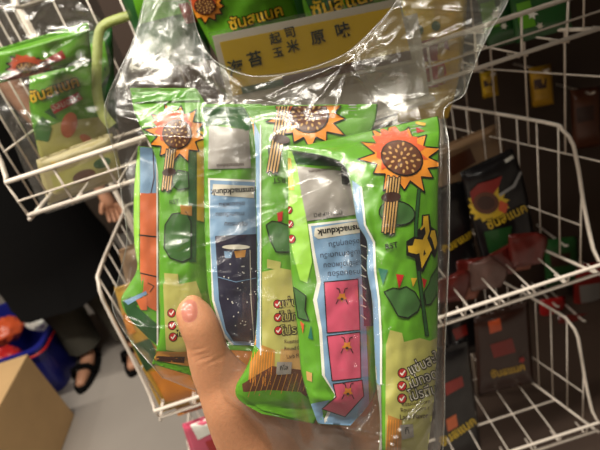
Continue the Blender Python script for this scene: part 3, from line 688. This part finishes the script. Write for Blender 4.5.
# yellow price sign
sg = empty('price_sign', onY(300, 60, .436)); tag(sg, 'yellow price sign with handwritten black characters in a clear holder', 'price sign')
Q = [onY(212, 36, .436), onY(400, -2, .436), onY(414, 62, .436), onY(228, 100, .436)]
def sq(u, v, o=0): return Q[0].lerp(Q[1], u).lerp(Q[3].lerp(Q[2], u), v)+Vector((0, -o, 0))
def slab(mb, u0, v0, u1, v1, o, th, m):
    vs = [sq(u, v, oo) for oo in (o, o-th) for (u, v) in ((u0, v0), (u1, v0), (u1, v1), (u0, v1))]
    mb.add(vs, [[0, 1, 2, 3], [7, 6, 5, 4], [0, 4, 5, 1], [1, 5, 6, 2], [2, 6, 7, 3], [3, 7, 4, 0]], m)
CARD = mat('sign_card', (196, 188, 172), .6); YEL = mat('sign_yellow', (226, 186, 14), .55, var=.06, bscale=30); INK = mat('sign_ink', (14, 34, 22), .5)
mb = MB(); slab(mb, 0, 0, 1, 1, .0, .0012, CARD); mb.build('card', sg, smooth=False)
mb = MB(); slab(mb, .03, .11, .99, .95, .0004, .0003, YEL); mb.build('yellow_panel', sg, smooth=False)
mb = MB(); slab(mb, .30, .80, .99, .95, .0008, .0003, pm('brown')); slab(mb, .08, .84, .30, .95, .0008, .0003, pm('dgreen')); mb.build('photo_strip', sg, smooth=False)
tx = MB()
def sign_text(s, x, y, size, rot):
    v_, f_ = poly_mesh(text_polys(s, x, y, size, rot, off=.022), lambda px, py: onY(px, py, .4345)); tx.add(v_, f_, INK)
for c_, x, y, sz in (('海', 236, 69, 17), ('苔', 255, 60, 16), ('起', 275.5, 39, 12), ('司', 290, 33, 12), ('玉', 278, 53, 11), ('米', 293, 47, 13), ('原', 318, 38, 15), ('味', 343, 31, 16)):
    sign_text(c_, x, y, sz, 14)
tx.build('lettering', sg, smooth=False)
mb = MB(); slab(mb, -.015, -.06, 1.01, 1.02, .003, .0004, FILM); mb.build('clear_holder', sg, smooth=False)

# ------------------------------------------------------------------ goods in the upper basket
def bgp(label, cat, group, L, R, base, Y, bulge, art=(), name='snack_pouch', **k):
    k.setdefault('wr', .0015); k.setdefault('nu', 16); k.setdefault('nv', 30); k.setdefault('ds', .0005)
    f = Y if callable(Y) else dY(Y)
    return Pouch(name, label, cat, group, L, R, base, bulge=bulge, dep=lambda u, v, x, y: f(x, y), art=art, rear=base, step=6, **k)
GU = 'green pouches in the uppermost basket'
# left bundle
art = sunflower(28, 68, 26, 17, 12, 11, 8, .5, .2, l=2, seed=3, pet='rorange') + [A_poly([(0, 78), (40, 62), (62, 50), (66, 58), (20, 84)], 'fred', 1)]
bgp('green pouch with red print lying on top of the left bundle', 'snack pouch', GU, [(-8, 50), (-4, 84)], [(88, 22), (92, 62)], 'green', .525, .012, art, seed=21, seals=(.1, .1))
art = [A_text('ซันสแนค', 54, 90, 15, 20, 'black', 2, off=.08), A_text('ซันสแนค', 54, 90, 15, 20, 'gold', 3, off=.02), A_poly([(50, 106), (78, 92), (83, 99), (54, 114)], 'red', 2), A_text('อัลมอนด์', 66, 103, 9, 22, 'pill', 3),
       A_poly([(30, 134), (60, 122), (105, 116), (110, 160), (40, 168)], 'cream', 1), A_poly(ell(69, 125, 8, 13, -14), 'almond', 2), A_poly(ell(86, 139, 7, 4, -30), 'almond', 2),
       A_poly([(34, 128), (42, 116), (52, 128), (48, 142), (36, 140)], 'leaf', 2), A_poly([(58, 120), (50, 108), (44, 112)], 'dgreen', 2)]
bgp('green almond pouch with a red tag at the upper left', 'snack pouch', GU, [(30, 72), (30, 110), (42, 168)], [(88, 44), (100, 90), (112, 150)], 'green', .565, .016, art, seed=22, seals=(.05, .02))
art = [A_poly([(50, 176), (120, 150), (124, 164), (56, 192)], 'cream', 1), A_poly(ell(84, 176, 12, 6, 20), 'brown', 2), A_poly(ell(102, 163, 9, 5, 20), 'dgreen', 2), A_text('ซันสแนค', 66, 162, 9, 18, 'gold', 3, off=.03)]
bgp('cream and green pouch flat against the wires of the upper left basket', 'snack pouch', GU, [(36, 160), (48, 205)], [(112, 132), (124, 178)], 'crm2', .535, .010, art, seed=23, seals=(.06, .06))
bgp('dark green pouch behind the almond pouch', 'snack pouch', GU, [(84, 34), (98, 120)], [(112, 24), (118, 130)], 'dgreen', .60, .012, [A_poly([(88, 44), (104, 40), (110, 72), (98, 90)], 'green', 1)], seed=24)
# yellow-green band arching between the bundles
bd = MB(); cp = catmull([(150, 12), (128, 16), (106, 24), (99, 34), (97, 60), (97, 92), (102, 112), (112, 126)], 40); vs = []; fs = []
for i, c in enumerate(cp):
    a = cp[max(i-1, 0)]; b = cp[min(i+1, 40)]; t = (b-a)/np.linalg.norm(b-a); n_ = np.array([-t[1], t[0]])*5.2
    for sg_ in (-1, 1):
        for dz in (0, .0016): q = c+n_*sg_; vs.append(P(q[0], q[1], .485+dz+.02*i/40))
for i in range(40):
    a = i*4; b = a+4; fs += [[a, a+2, b+2, b], [a+1, b+1, b+3, a+3], [a, b, b+1, a+1], [a+2, a+3, b+3, b+2]]
bd.add(vs, fs, mat('band', (150, 160, 84), .45, bump=.3, bscale=300)); tag(bd.build('plastic_band'), 'yellow-green plastic band arching beside the upper left bundle', 'band')
# clear wrap of the left bundle
OL = [(-20, -20), (60, -14), (100, 18), (112, 60), (104, 100), (118, 135), (118, 190), (70, 206), (46, 214), (28, 180), (4, 120), (-20, 90)]
rl = [(10, 10, 60, 40, 3, .004), (60, -5, 98, 20, 3, .004), (2, 82, 60, 62, 4, .005), (20, 88, 92, 66, 5, .005), (60, 50, 88, 34, 4, .005), (45, 55, 84, 80, 3, .004), (12, 112, 40, 122, 3, .004), (72, 104, 92, 114, 2.5, .004), (28, 126, 48, 126, 3, .004), (10, 40, 30, 60, 3, .004), (30, 5, 50, 70, 3, .004), (4, 110, 34, 190, 3, .004), (20, 40, 95, 30, 4, .004), (50, 60, 60, 84, 3, .004)]
rr = random.Random(4)
for _ in range(26):
    x0 = rr.uniform(0, 95); y0 = rr.uniform(-5, 80); a_ = rr.uniform(-.9, 1.9); l_ = rr.uniform(12, 40); rl.append((x0, y0, x0+l_*math.cos(a_), y0+l_*math.sin(a_), rr.uniform(1.8, 3), rr.uniform(.001, .003)))
def lw(x, y):
    r = 0
    for x0, y0, x1, y1, w, h in rl:
        dx, dy = x1-x0, y1-y0; t = min(max(((x-x0)*dx+(y-y0)*dy)/(dx*dx+dy*dy), 0), 1); r += h*1.3*math.exp(-(math.hypot(x-x0-t*dx, y-y0-t*dy)/w)**2)
    return P(x, y, .492/ray(x, y)[1]-r-noise.noise(Vector((x*.05, y*.04, 4)))*.006-noise.noise(Vector((x*.12, y*.1, 14)))*.002)
mb = MB(); v_, f_ = poly_mesh(tess(OL, 3.5), lw); mb.add(v_, f_, FILM2)
pw_ = mb.build('plastic_wrap'); mb = MB(); v_, f_ = poly_mesh(tess(OL, 10), lambda x, y: P(x, y, .64/ray(x, y)[1])); mb.add(v_, f_, FILM2); mb.build('back_sheet', pw_)
tag(pw_, 'shiny crumpled clear wrap around the upper left bundle of pouches', 'plastic wrap')
# middle bundle behind the sign
art = sunflower(205, 6, 22, 15, 11, 12, 0, .8, 0, l=2, seed=31) + [A_text('ซันสแนค', 256, 18, 16, 16, 'black', 2, off=.08), A_text('ซันสแนค', 256, 18, 16, 16, 'gold', 3, off=.02)]
bgp('green sunflower pouch standing behind the left end of the yellow sign', 'snack pouch', GU, [(180, -14), (208, 40), (230, 80)], [(284, -40), (296, 8), (310, 60)], 'green', .50, .015, art, seed=31, seals=(.05, .03))
art = [A_text('ซันสแนค', 345, 2, 20, 16, 'black', 2, off=.07), A_text('ซันสแนค', 345, 2, 20, 16, 'gold', 3, off=.02), A_poly([(304, -4), (330, -12), (330, 6), (312, 16)], 'dgreen', 2)]
bgp('green pouch standing behind the right end of the yellow sign', 'snack pouch', GU, [(298, -34), (304, 10), (318, 50)], [(386, -60), (392, -10), (404, 30)], 'green', .505, .015, art, seed=32, seals=(.05, .03))
bgp('dark green pouch between the two pouches behind the yellow sign', 'snack pouch', GU, [(268, -40), (286, 50)], [(318, -50), (326, 40)], 'dgreen', .55, .012, [], seed=33)
bgp('green pouch beside the left edge of the yellow sign', 'snack pouch', GU, [(110, -30), (150, 70)], [(196, -40), (212, 60)], 'dgreen', .55, .015, [A_poly([(130, -10), (190, -20), (196, 10), (140, 24)], 'green', 1), A_poly([(178, 4), (200, 0), (206, 20), (186, 24)], 'fred', 2)], seed=34)
art = [A_poly(ell(436, 26, 4.5, 5), 'dgreen', 2), A_poly(ell(419, 30, 4.5, 5), 'dgreen', 2), A_poly([(412, 44), (446, 34), (452, 60), (416, 62)], 'fred', 1), A_poly([(400, 72), (444, 62), (450, 86), (404, 90)], 'red', 1), A_poly([(434, 0), (458, -6), (458, 118), (440, 118)], 'gold', 1)]
bgp('yellow pouch with red print, seen through the right tail of the held bag', 'snack pouch', 'yellow pouches in the uppermost basket', [(400, -30), (394, 60), (398, 122)], [(470, -40), (462, 60), (448, 118)], 'yellow', .475, .010, art, seed=35, seals=(.04, .04))
for k, (a, b, c) in enumerate((((506, -20), (516, 44), 'green pouch with white flecks in the right end of the uppermost basket'), ((470, -30), (488, 50), 'green pouch just right of the yellow and red pouch in the uppermost basket'))):
    bgp(c, 'snack pouch', GU, [a, b], [(a[0]+60, a[1]-20), (b[0]+56, b[1]-16)], 'dgreen', .52+.03*k, .010, [A_poly([(a[0]+10, 4), (a[0]+24, 0), (a[0]+30, 26), (a[0]+14, 30)], 'green', 1), A_poly(star(a[0]+26, 14, 6, 3, 6, seed=k), 'white', 2), A_poly(star(a[0]+34, 26, 4, 2, 6, seed=k+5), 'pill', 2)], seed=40+k)
# ------------------------------------------------------------------ goods in the middle basket
GM = 'yellow pouches in the middle basket'
art = [A_poly([(112, 318), (128, 312), (136, 332), (120, 340)], 'orange', 1), A_poly([(132, 345), (150, 338), (160, 362), (146, 372)], 'dgreen', 1), A_poly([(118, 330), (134, 342), (130, 352)], 'green', 2), A_poly([(150, 372), (186, 366), (200, 398), (166, 402)], 'orange', 1)]
bgp('yellow pouch with green patches at the left end of the middle basket', 'snack pouch', GM, [(114, 288), (132, 345), (162, 412)], [(172, 268), (190, 330), (215, 398)], 'fyel', .50, .014, art, seed=51)
bgp('orange pouch lying behind the thumb in the middle basket', 'snack pouch', GM, [(150, 330), (178, 416)], [(300, 290), (320, 372)], 'orange', .53, .014, [A_poly([(166, 396), (190, 392), (196, 408), (176, 412)], 'tan', 1)], seed=52)
bgp('white-backed yellow pouch leaning on the left side of the middle basket', 'snack pouch', GM, [(118, 250), (138, 330)], [(190, 220), (210, 300)], 'tan', .60, .014, [], seed=53)
GB = 'black pouches in the middle basket'
art = [A_poly(star(488, 205, 22, 17, 15, 8, .85, 0, seed=61), 'yellow', 2), A_poly([(470, 192), (478, 184), (492, 180), (502, 176), (499, 186), (492, 196), (480, 202), (472, 204)], 'fred', 3), A_poly(ell(486, 203, 13, 11), 'brown', 4), A_poly(ell(486, 203, 9, 7), 'dbrown', 5),
       A_text('ซันสแนค', 507, 217, 12.5, 26, 'black', 3, off=.08), A_text('ซันสแนค', 507, 217, 12.5, 26, 'yellow', 4, off=.02), A_poly([(500, 200), (508, 204), (506, 214), (498, 210)], 'rorange', 3),
       A_line([(500, 195), (514, 186), (521, 172)], 3, 'silver', 3), A_poly([(504, 160), (512, 155), (514, 158), (506, 163)], 'white', 2), A_poly([(484, 232), (512, 226), (508, 252), (490, 256)], 'dgreen', 2)]
bgp('black pouch with a yellow sunflower and yellow lettering in the middle basket', 'snack pouch', GB, [(460, 172), (470, 215), (486, 275)], [(512, 148), (524, 180), (536, 244)], 'ddark', .575, .016, art, seed=61, seals=(.05, .04))
art = [A_text('ซันสแนค', 458, 242, 10, 32, 'yellow', 2, off=.04), A_poly([(456, 264), (468, 258), (470, 274), (458, 278)], 'silver', 1)]
bgp('black pouch mostly hidden behind the held bag, left of the sunflower one', 'snack pouch', GB, [(428, 190), (440, 300)], [(464, 180), (482, 288)], 'ddark', .59, .014, art, seed=62)
bgp('dark pouch lying at the back of the middle basket under the brown bag', 'snack pouch', GB, [(430, 150), (440, 200)], [(500, 122), (508, 170)], 'tan', .66, .016, [A_poly([(446, 160), (470, 148), (476, 162), (452, 176)], 'brown', 1)], name='snack_bag', seed=63)
rr = random.Random(5)
for k in range(7):
    cx = 452+k*13+rr.uniform(-3, 3); cy = 288-k*4.5+rr.uniform(-12, 4); w = 17; lab = ['%s crumpled sachet %s, middle basket' % (c, w_) for c, w_ in (('red', 'nearest the held bag'), ('pale orange', 'second from the held bag'), ('bright red', 'beneath the black sunflower pouch'), ('grey-pink', 'near the middle of the heap'), ('dark red', 'right of the grey-pink one'), ('orange', 'near the right side wires'), ('deep red', 'touching the right side wires'))][k]
    bgp(lab, 'sachet', 'red and orange sachets in the middle basket', [(cx-w+rr.uniform(-5, 5), cy-12+rr.uniform(-6, 6)), (cx-w*1.2, cy+2), (cx-w+rr.uniform(-2, 8), cy+16)], [(cx+w*.4+rr.uniform(-5, 5), cy-20), (cx+w*1.1, cy-8+rr.uniform(-4, 4)), (cx+w*.7, cy+12)], ['srd', 'sor', 'srd', 'sgp', 'srd', 'sor', 'srd'][k], .535+.012*(k % 3), .009, [], name='sachet', nu=18, nv=18, wr=.0045, seed=70+k)
# ------------------------------------------------------------------ goods in the lowest basket
GL = 'dark pouches in the lowest basket'
art = [A_poly([(490, 345), (512, 338), (516, 352), (494, 358)], 'fred', 1), A_text('ซันสแนค', 508, 371, 10, 14, 'gold', 2, off=.03), A_poly(star(522, 360, 4, 2, 5), 'red', 3), A_poly([(488, 322), (500, 318), (502, 330), (490, 334)], 'rorange', 1)]
bgp('dark red pouch with small gold lettering standing in the lowest basket', 'snack pouch', GL, [(474, 318), (478, 396)], [(528, 300), (534, 382)], 'dbrown', .60, .016, art, seed=81)
art = [A_text('ซันสแนค', 458, 432, 12, 34, 'yellow', 2, off=.03), A_poly([(446, 420), (456, 414), (458, 426), (448, 432)], 'orng2', 1), A_poly([(444, 384), (462, 376), (464, 386), (446, 396)], 'fred', 1)]
bgp('black pouch with yellow lettering at the bottom beside the held bag', 'snack pouch', GL, [(430, 350), (436, 470)], [(468, 338), (482, 455)], 'ddark', .56, .016, art, seed=82)
bgp('dark pouch standing behind the held bag in the lowest basket', 'snack pouch', GL, [(440, 316), (446, 360)], [(476, 304), (484, 350)], 'ddark', .64, .016, [A_poly([(452, 330), (466, 324), (468, 334), (456, 340)], 'fred', 1)], seed=83)
art = [A_poly([(190, 425), (214, 415), (222, 428), (198, 440)], 'white', 1), A_poly([(205, 442), (226, 434), (230, 446), (210, 452)], 'red', 1)]
bgp('pink and white pouch under the thumb at the bottom of the picture', 'snack pouch', 'pink pouches in the lowest basket', [(182, 424), (196, 470)], [(262, 396), (280, 440)], 'pink', .50, .014, art, seed=84)
# ------------------------------------------------------------------ neighbouring goods to the right, beyond the side grid
GR = 'pouches hanging beyond the right side of the rack'
for k, (x, y, w, h, c, lab) in enumerate(((540, 88, 22, 40, 'fyel', 'dim yellow pouch hanging beyond the rack, higher right'), (488, 86, 16, 26, 'gold', 'dim gold pouch hanging beyond the rack near the held bag'), (585, 120, 30, 60, 'brown', 'dim brown pouch hanging beyond the rack at the right edge'),
        (590, 300, 36, 70, 'fred', 'red pouch beyond the lowest basket at the right edge'), (552, 330, 26, 60, 'red', 'red pouch beyond the lowest basket, left of the edge one'), (585, 392, 40, 50, 'dbrown', 'dark brown pouch beyond the lowest basket, low at the right edge'), (578, 338, 40, 44, 'srd', 'deep red pouch beyond the lowest basket, just under the red edge pouch'), (535, 372, 30, 36, 'sor', 'dull orange pouch beyond the lowest basket, above its base wires'), (560, 265, 34, 50, 'dgreen', 'dark green pouch beyond the right side of the middle basket'))):
    bgp(lab, 'snack pouch', GR, [(x-w/2, y-h/2), (x-w/2+3, y+h/2)], [(x+w/2, y-h/2-4), (x+w/2+3, y+h/2-4)], c, (lambda Y_: lambda px, py: Y_/ray(px, py)[1])(.90 if 'just under' in lab or 'dull orange' in lab else .95), .02, [A_poly([(x-w*.3, y-h*.2), (x+w*.3, y-h*.25), (x+w*.3, y), (x-w*.25, y+h*.05)], 'label' if k == 3 else 'dbrown', 1)], nu=10, nv=14, seed=90+k)

# ================================================================== beyond: floor, carton, basket bin, person
floor_m = mat('floor_tile', (158, 150, 142), .35, var=.05, bscale=8)
def plane(name, pts, m, cat=None):
    mb = MB(); mb.add(pts, [[0, 1, 2, 3]], m); o = mb.build(name, smooth=False, origin=(0, 0, min(Vector(p).z for p in pts))); tag(o, kind='structure'); return o
plane('floor', [(-4, -2.5, 0), (3, -2.5, 0), (3, 3.2, 0), (-4, 3.2, 0)], floor_m)
wm = mat('wall_paint', (70, 58, 48), .7); wm2 = mat('wall_pale', (110, 98, 84), .7)
plane('wall_back', [(-4, 3.2, 0), (3, 3.2, 0), (3, 3.2, 2.8), (-4, 3.2, 2.8)], wm)
plane('wall_left', [(-4, -2.5, 0), (-4, 3.2, 0), (-4, 3.2, 2.8), (-4, -2.5, 2.8)], wm2)
plane('wall_right', [(3, 3.2, 0), (3, -2.5, 0), (3, -2.5, 2.8), (3, 3.2, 2.8)], wm)
plane('wall_front', [(3, -2.5, 0), (-4, -2.5, 0), (-4, -2.5, 2.8), (3, -2.5, 2.8)], wm2)
plane('ceiling', [(-4, -2.5, 2.8), (-4, 3.2, 2.8), (3, 3.2, 2.8), (3, -2.5, 2.8)], mat('ceiling_paint', (120, 112, 100), .8))
# back board of the shelving, behind the rack
mb = MB(); mb.box((-.24, 1.05, .02), (1.6, 1.08, 1.9), mat('board_dark', (64, 48, 38), .6)); tag(mb.build('back_board', smooth=False), 'dark brown board standing behind the wire rack', 'board')
mb = MB(); mb.box((-.02, .37, 1.42), (1.6, 1.04, 1.44), mat('board_dark', (64, 48, 38), .6)); mb.build('shade_board', bpy.data.objects['back_board'], smooth=False)  # unseen board added overhead to shade the right half of the rack
for x, y in ((540, 70), (488, 74), (585, 92), (590, 268), (552, 302), (585, 368), (560, 242), (578, 316), (535, 354)):
    p = P(x, y, (.90 if (x, y) in ((578, 316), (535, 354)) else .95)/ray(x, y)[1]); mb = MB(); mb.tube([(p.x, 1.055, p.z), (p.x, p.y-.02, p.z), (p.x, p.y-.03, p.z+.006)], .003, WIRE, 8); mb.build('peg', bpy.data.objects['back_board'])
mb = MB(); mb.box((-.2, .50, .26), (1.6, 1.04, .28), mat('board_dark', (64, 48, 38), .6)); mb.build('lower_board', bpy.data.objects['back_board'], smooth=False)
# carton
KR = mat('cardboard', (196, 160, 112), .75, var=.06, bscale=20); KR2 = mat('carton_tape', (184, 150, 110), .35)
ct = empty('cardboard_carton', (-1.4, 1.1, 0)); tag(ct, 'tan cardboard carton on the floor at the lower left', 'carton')
mb = MB(); mb.box((-1.70, .70, .001), (-1.135, 1.475, .35), KR); mb.build('box_body', ct, smooth=False, bevel=.004)
for a, b in (((-1.70, .70, .3515), (-1.42, 1.475, .355)), ((-1.415, .70, .3515), (-1.135, 1.475, .355))):
    mb = MB(); mb.box(a, b, KR); mb.build('flap', ct, smooth=False)
mb = MB(); mb.box((-1.445, .69, .3555), (-1.39, 1.48, .3562), KR2); mb.build('tape', ct, smooth=False)
mb = MB(); mb.box((-1.52, 1.12, .3565), (-1.33, 1.36, .46), mat('pale_box', (214, 178, 170), .6)); o = mb.build('small_box', smooth=False, bevel=.003); tag(o, 'small pale pink box lying on the carton at the left edge', 'box')
# blue bin
BL = mat('blue_plastic', (28, 34, 120), .35); bb = empty('plastic_bin', (-1.42, 1.85, 0)); tag(bb, 'dark blue plastic bin on the floor behind the carton', 'bin')
def ring(cx, cy, hx, hy, z, r=.05, n=6):
    out = []
    for q, (sx_, sy_) in enumerate(((1, 1), (-1, 1), (-1, -1), (1, -1))):
        for k in range(n+1):
            a = math.pi/2*(q+k/n); out.append(Vector((cx+sx_*(hx-r)+r*math.cos(a), cy+sy_*(hy-r)+r*math.sin(a), z)))
    return out
mb = MB(); rs = [ring(-1.42, 1.85, .19, .2, .002), ring(-1.42, 1.85, .235, .245, .27), ring(-1.42, 1.85, .25, .26, .275), ring(-1.42, 1.85, .25, .26, .285), ring(-1.42, 1.85, .225, .235, .285), ring(-1.42, 1.85, .182, .192, .01)]
n = len(rs[0]); vs = sum(rs, []); fs = [[i*n+k, i*n+(k+1) % n, (i+1)*n+(k+1) % n, (i+1)*n+k] for i in range(5) for k in range(n)]+[[5*n+k for k in range(n)], list(range(n))[::-1]]
mb.add(vs, fs, BL); mb.build('bin_body', bb, smooth=False)
mb = MB(); mb.tube([Vector((-1.42, 1.85, 0))+(p-Vector((-1.42, 1.85, 0)))*1.0 for p in ring(-1.42, 1.85, .252, .262, .262)], .005, pm('red'), 8, closed=True); mb.build('red_trim', bb)
rr = random.Random(2)
for k, (x, y, c, lab) in enumerate(((-1.52, 1.96, 'rorange', 'orange bag lying in the blue bin'), (-1.34, 1.98, 'white', 'white bag lying in the blue bin'), (-1.48, 1.78, 'red', 'red bag lying lowest in the blue bin'))):
    mb = MB(); ico = bmesh.new(); bmesh.ops.create_icosphere(ico, subdivisions=4, radius=1)
    mb.add([Vector((x+v.co.x*.085*(1+.2*noise.noise(v.co*2+Vector((k*5, 0, 0)))), y+v.co.y*.075*(1+.3*noise.noise(v.co*3)), .21-.05*(k == 2)+v.co.z*.06*(1+.4*noise.noise(v.co*4)))) for v in ico.verts], [[v.index for v in f.verts] for f in ico.faces], pm(c)); ico.free()
    tag(mb.build('plastic_bag'), lab, 'bag', 'bags in the blue bin')
# person
PX, PY = -1.02, 1.78
def limbs(name, chains, m, parent=None, sub=2):
    bm = bmesh.new(); sk = bm.verts.layers.skin.verify(); first = True; vmap = {}
    for ch in chains:
        prev = None
        for (p, r) in ch:
            k = tuple(round(c, 4) for c in p)
            if k not in vmap:
                v = bm.verts.new(p); v[sk].radius = (r, r) if not isinstance(r, tuple) else r; v[sk].use_root = first; first = False; vmap[k] = v
            v = vmap[k]
            if prev is not None and prev != v and bm.edges.get((prev, v)) is None: bm.edges.new((prev, v))
            prev = v
    me = bpy.data.meshes.new(name); bm.to_mesh(me); bm.free(); o = bpy.data.objects.new(name, me); COL.objects.link(o)
    o.modifiers.new('s', 'SKIN').use_smooth_shade = True; sb = o.modifiers.new('b', 'SUBSURF'); sb.levels = sub; sb.render_levels = sub
    bpy.context.view_layer.update(); me2 = bpy.data.meshes.new_from_object(o.evaluated_get(bpy.context.evaluated_depsgraph_get())); bpy.data.objects.remove(o)
    me2.materials.clear(); me2.materials.append(m); me2.polygons.foreach_set('use_smooth', [True]*len(me2.polygons))
    o = bpy.data.objects.new(name, me2); COL.objects.link(o)
    if parent: o.parent = parent
    return o
SK2 = mat('skin_far', (190, 138, 108), .5, sss=.05); BLK = mat('black_cloth', (8, 7, 7), .95, bump=.2, bscale=40, spec=.15); OLV = mat('dark_olive_cloth', (52, 48, 38), .85)
pr = empty('person', (PX, PY, 0)); tag(pr, 'person in black clothes and black sandals standing beyond the left baskets', 'person')
hip = (0, 0, .92); ch = []
ch.append([(hip, (.13, .10)), ((0, 0, 1.08), (.12, .085)), ((0, 0, 1.25), (.14, .10)), ((0, 0, 1.38), (.12, .08)), ((0, -.01, 1.46), .05), ((0, -.02, 1.52), .055), ((0, -.03, 1.60), (.078, .095)), ((0, -.02, 1.68), (.07, .085))])
for s in (-1, 1):
    ch.append([(hip, .12), ((s*.09, 0, .84), .085), ((s*.10, -.01, .48), .055), ((s*.105, .02, .26), .048), ((s*.11, .03, .08), .034), ((s*.115, -.03, .035), .034), ((s*.12, -.12, .026), .030), ((s*.12, -.17, .022), .02)])
    if s < 0: arm = [((0, 0, 1.38), .1), ((s*.18, 0, 1.38), .055), ((s*.23, .02, 1.10), .042), ((s*.24, -.04, .86), .032), ((s*.24, -.06, .78), (.034, .018))]
    else: arm = [((0, 0, 1.38), .1), ((s*.18, 0, 1.38), .055), ((s*.24, .01, 1.10), .042), ((s*.31, -.03, .88), .032), ((s*.335, -.05, .81), .022), ((s*.35, -.06, .76), (.034, .02))]
    ch.append(arm)
    hx, hy, hz = arm[-1][0]
    for q in range(4): ch.append([((hx, hy, hz), .02), ((hx+(q-1.5)*.018, hy-.005, hz-.045), .009), ((hx+(q-1.5)*.019, hy-.018, hz-.075), .008), ((hx+(q-1.5)*.018, hy-.03, hz-.095+.006*abs(q-1.5)), .007)])
    ch.append([((hx, hy, hz), .02), ((hx-s*.03, hy-.02, hz-.015), .010), ((hx-s*.042, hy-.032, hz-.045), .008)])
body = limbs('body', ch, SK2, pr)
mb = MB()
def tubes(mb, ringsdef, m, n=28, cap=True):
    vs = []; fs = []
    for (x, y, z_, rx, ry) in ringsdef:
        for k in range(n):
            a = 2*math.pi*k/n; w = 1+.05*math.sin(a*7+z_*9); vs.append((x+PX+rx*w*math.cos(a), y+PY+ry*w*math.sin(a), z_))
    for i in range(len(ringsdef)-1):
        for k in range(n): fs.append([i*n+k, i*n+(k+1) % n, (i+1)*n+(k+1) % n, (i+1)*n+k])
    if cap: fs += [list(range(n)), [(len(ringsdef)-1)*n+k for k in range(n)]]
    mb.add(vs, fs, m)
tubes(mb, [(0, 0, .42, .25, .21), (0, 0, .6, .235, .20), (0, 0, .8, .21, .18), (0, 0, .95, .19, .155), (0, 0, 1.1, .165, .13), (0, 0, 1.28, .2, .135), (0, 0, 1.40, .2, .11), (0, -.01, 1.46, .08, .07)], BLK); mb.build('black_tunic', pr)
for s in (-1, 1):
    mb = MB(); tubes(mb, [(s*.11, .02, .10, .075, .075), (s*.105, .02, .28, .08, .08), (s*.10, 0, .5, .09, .09)], OLV, 18); mb.build('trouser_leg', pr)
    mb = MB(); fx, fy = PX+s*.118, PY-.06; out = ell(fx, fy, .05, .135, 0, 24)
    vs = [(x, y, z_) for z_ in (.0, .02) for x, y in out]; mb.add(vs, [list(range(24))[::-1], list(range(24, 48))]+[[k, (k+1) % 24, 24+(k+1) % 24, 24+k] for k in range(24)], BLK)
    sd_ = mb.build('sandal', pr); mb = MB()
    mb.tube([(fx-.05, fy-.03, .02), (fx-.035, fy-.035, .065), (fx, fy-.04, .078), (fx+.035, fy-.035, .065), (fx+.05, fy-.03, .02)], .013, BLK, 8); mb.build('strap', sd_); mb = MB()
    mb.tube([(fx-.04, fy+.08, .02), (fx-.045, fy+.06, .09), (fx, fy+.03, .1), (fx+.045, fy+.06, .09), (fx+.04, fy+.08, .02)], .009, BLK, 8); mb.build('strap', sd_)
mb = MB(); ico = bmesh.new(); bmesh.ops.create_icosphere(ico, subdivisions=3, radius=1)
mb.add([Vector((PX+v.co.x*.09, PY+.0+v.co.y*.105+.015, 1.66+v.co.z*.11)) for v in ico.verts], [[v.index for v in f.verts] for f in ico.faces if not (f.calc_center_median().y < -.55 and f.calc_center_median().z < .5)], mat('hair', (20, 16, 14), .6)); ico.free(); mb.build('hair', pr)
mb = MB()
for s in (-1, 1): mb = MB(); mb.tube([(PX+s*.03-.012, PY-.118, 1.63), (PX+s*.03, PY-.122, 1.632), (PX+s*.03+.012, PY-.118, 1.63)], .005, mat('eye_dark', (30, 20, 16), .3), 8); mb.build('eye', pr)

mb = MB(); mb.tube([(PX, PY-.115, 1.63), (PX, PY-.132, 1.605), (PX, PY-.125, 1.595)], [.006, .011, .009], SK2, 10); mb.build('nose', pr)

# ================================================================== lights and camera
def area(name, loc, size, sy, power, col=(1, .93, .82), rot=(0, 0, 0), spread=180):
    l = bpy.data.lights.new(name, 'AREA'); l.shape = 'RECTANGLE'; l.size = size; l.size_y = sy; l.energy = power; l.color = col; l.spread = math.radians(spread)
    o = bpy.data.objects.new(name, l); COL.objects.link(o); o.location = loc; o.rotation_euler = rot; return o
area('tube_or_fill', (-.35, .08, 2.7), 2.3, .09, 58)
area('tube_or_fill', (-.5, -1.2, 2.7), 1.5, .05, 7)  # added weak fill from behind the camera, also gives film glints
area('tube_or_fill', (-.5, -.55, 2.7), 1.5, .05, 8)  # added lamp, gives the film creases more highlights
area('tube_or_fill', (-1.7, 1.2, 2.7), 1.5, .09, 30)
area('tube_or_fill', (-1.9, -.3, 2.7), .06, 1.5, 9)  # added fill light from the left
w = bpy.data.worlds.new('World'); S.world = w; w.use_nodes = True; w.node_tree.nodes['Background'].inputs[0].default_value = (.9, .85, .75, 1); w.node_tree.nodes['Background'].inputs[1].default_value = .05
cam = bpy.data.cameras.new('Camera'); co = bpy.data.objects.new('Camera', cam); COL.objects.link(co)
cam.sensor_width = 36; cam.lens = 36*F/600; cam.clip_start = .01; cam.clip_end = 50
mw = Matrix([[*M3[0], CAM[0]], [*M3[1], CAM[1]], [*M3[2], CAM[2]], [0, 0, 0, 1]]); co.matrix_world = mw
cam.dof.use_dof = True; cam.dof.focus_distance = .24; cam.dof.aperture_fstop = 13
S.camera = co
S.view_settings.view_transform = 'Standard'; S.view_settings.look = 'None'; S.view_settings.gamma = 1; S.view_settings.exposure = .1
S.cycles.transparent_max_bounces = 24; S.cycles.max_bounces = 8; S.cycles.caustics_reflective = False; S.cycles.caustics_refractive = False
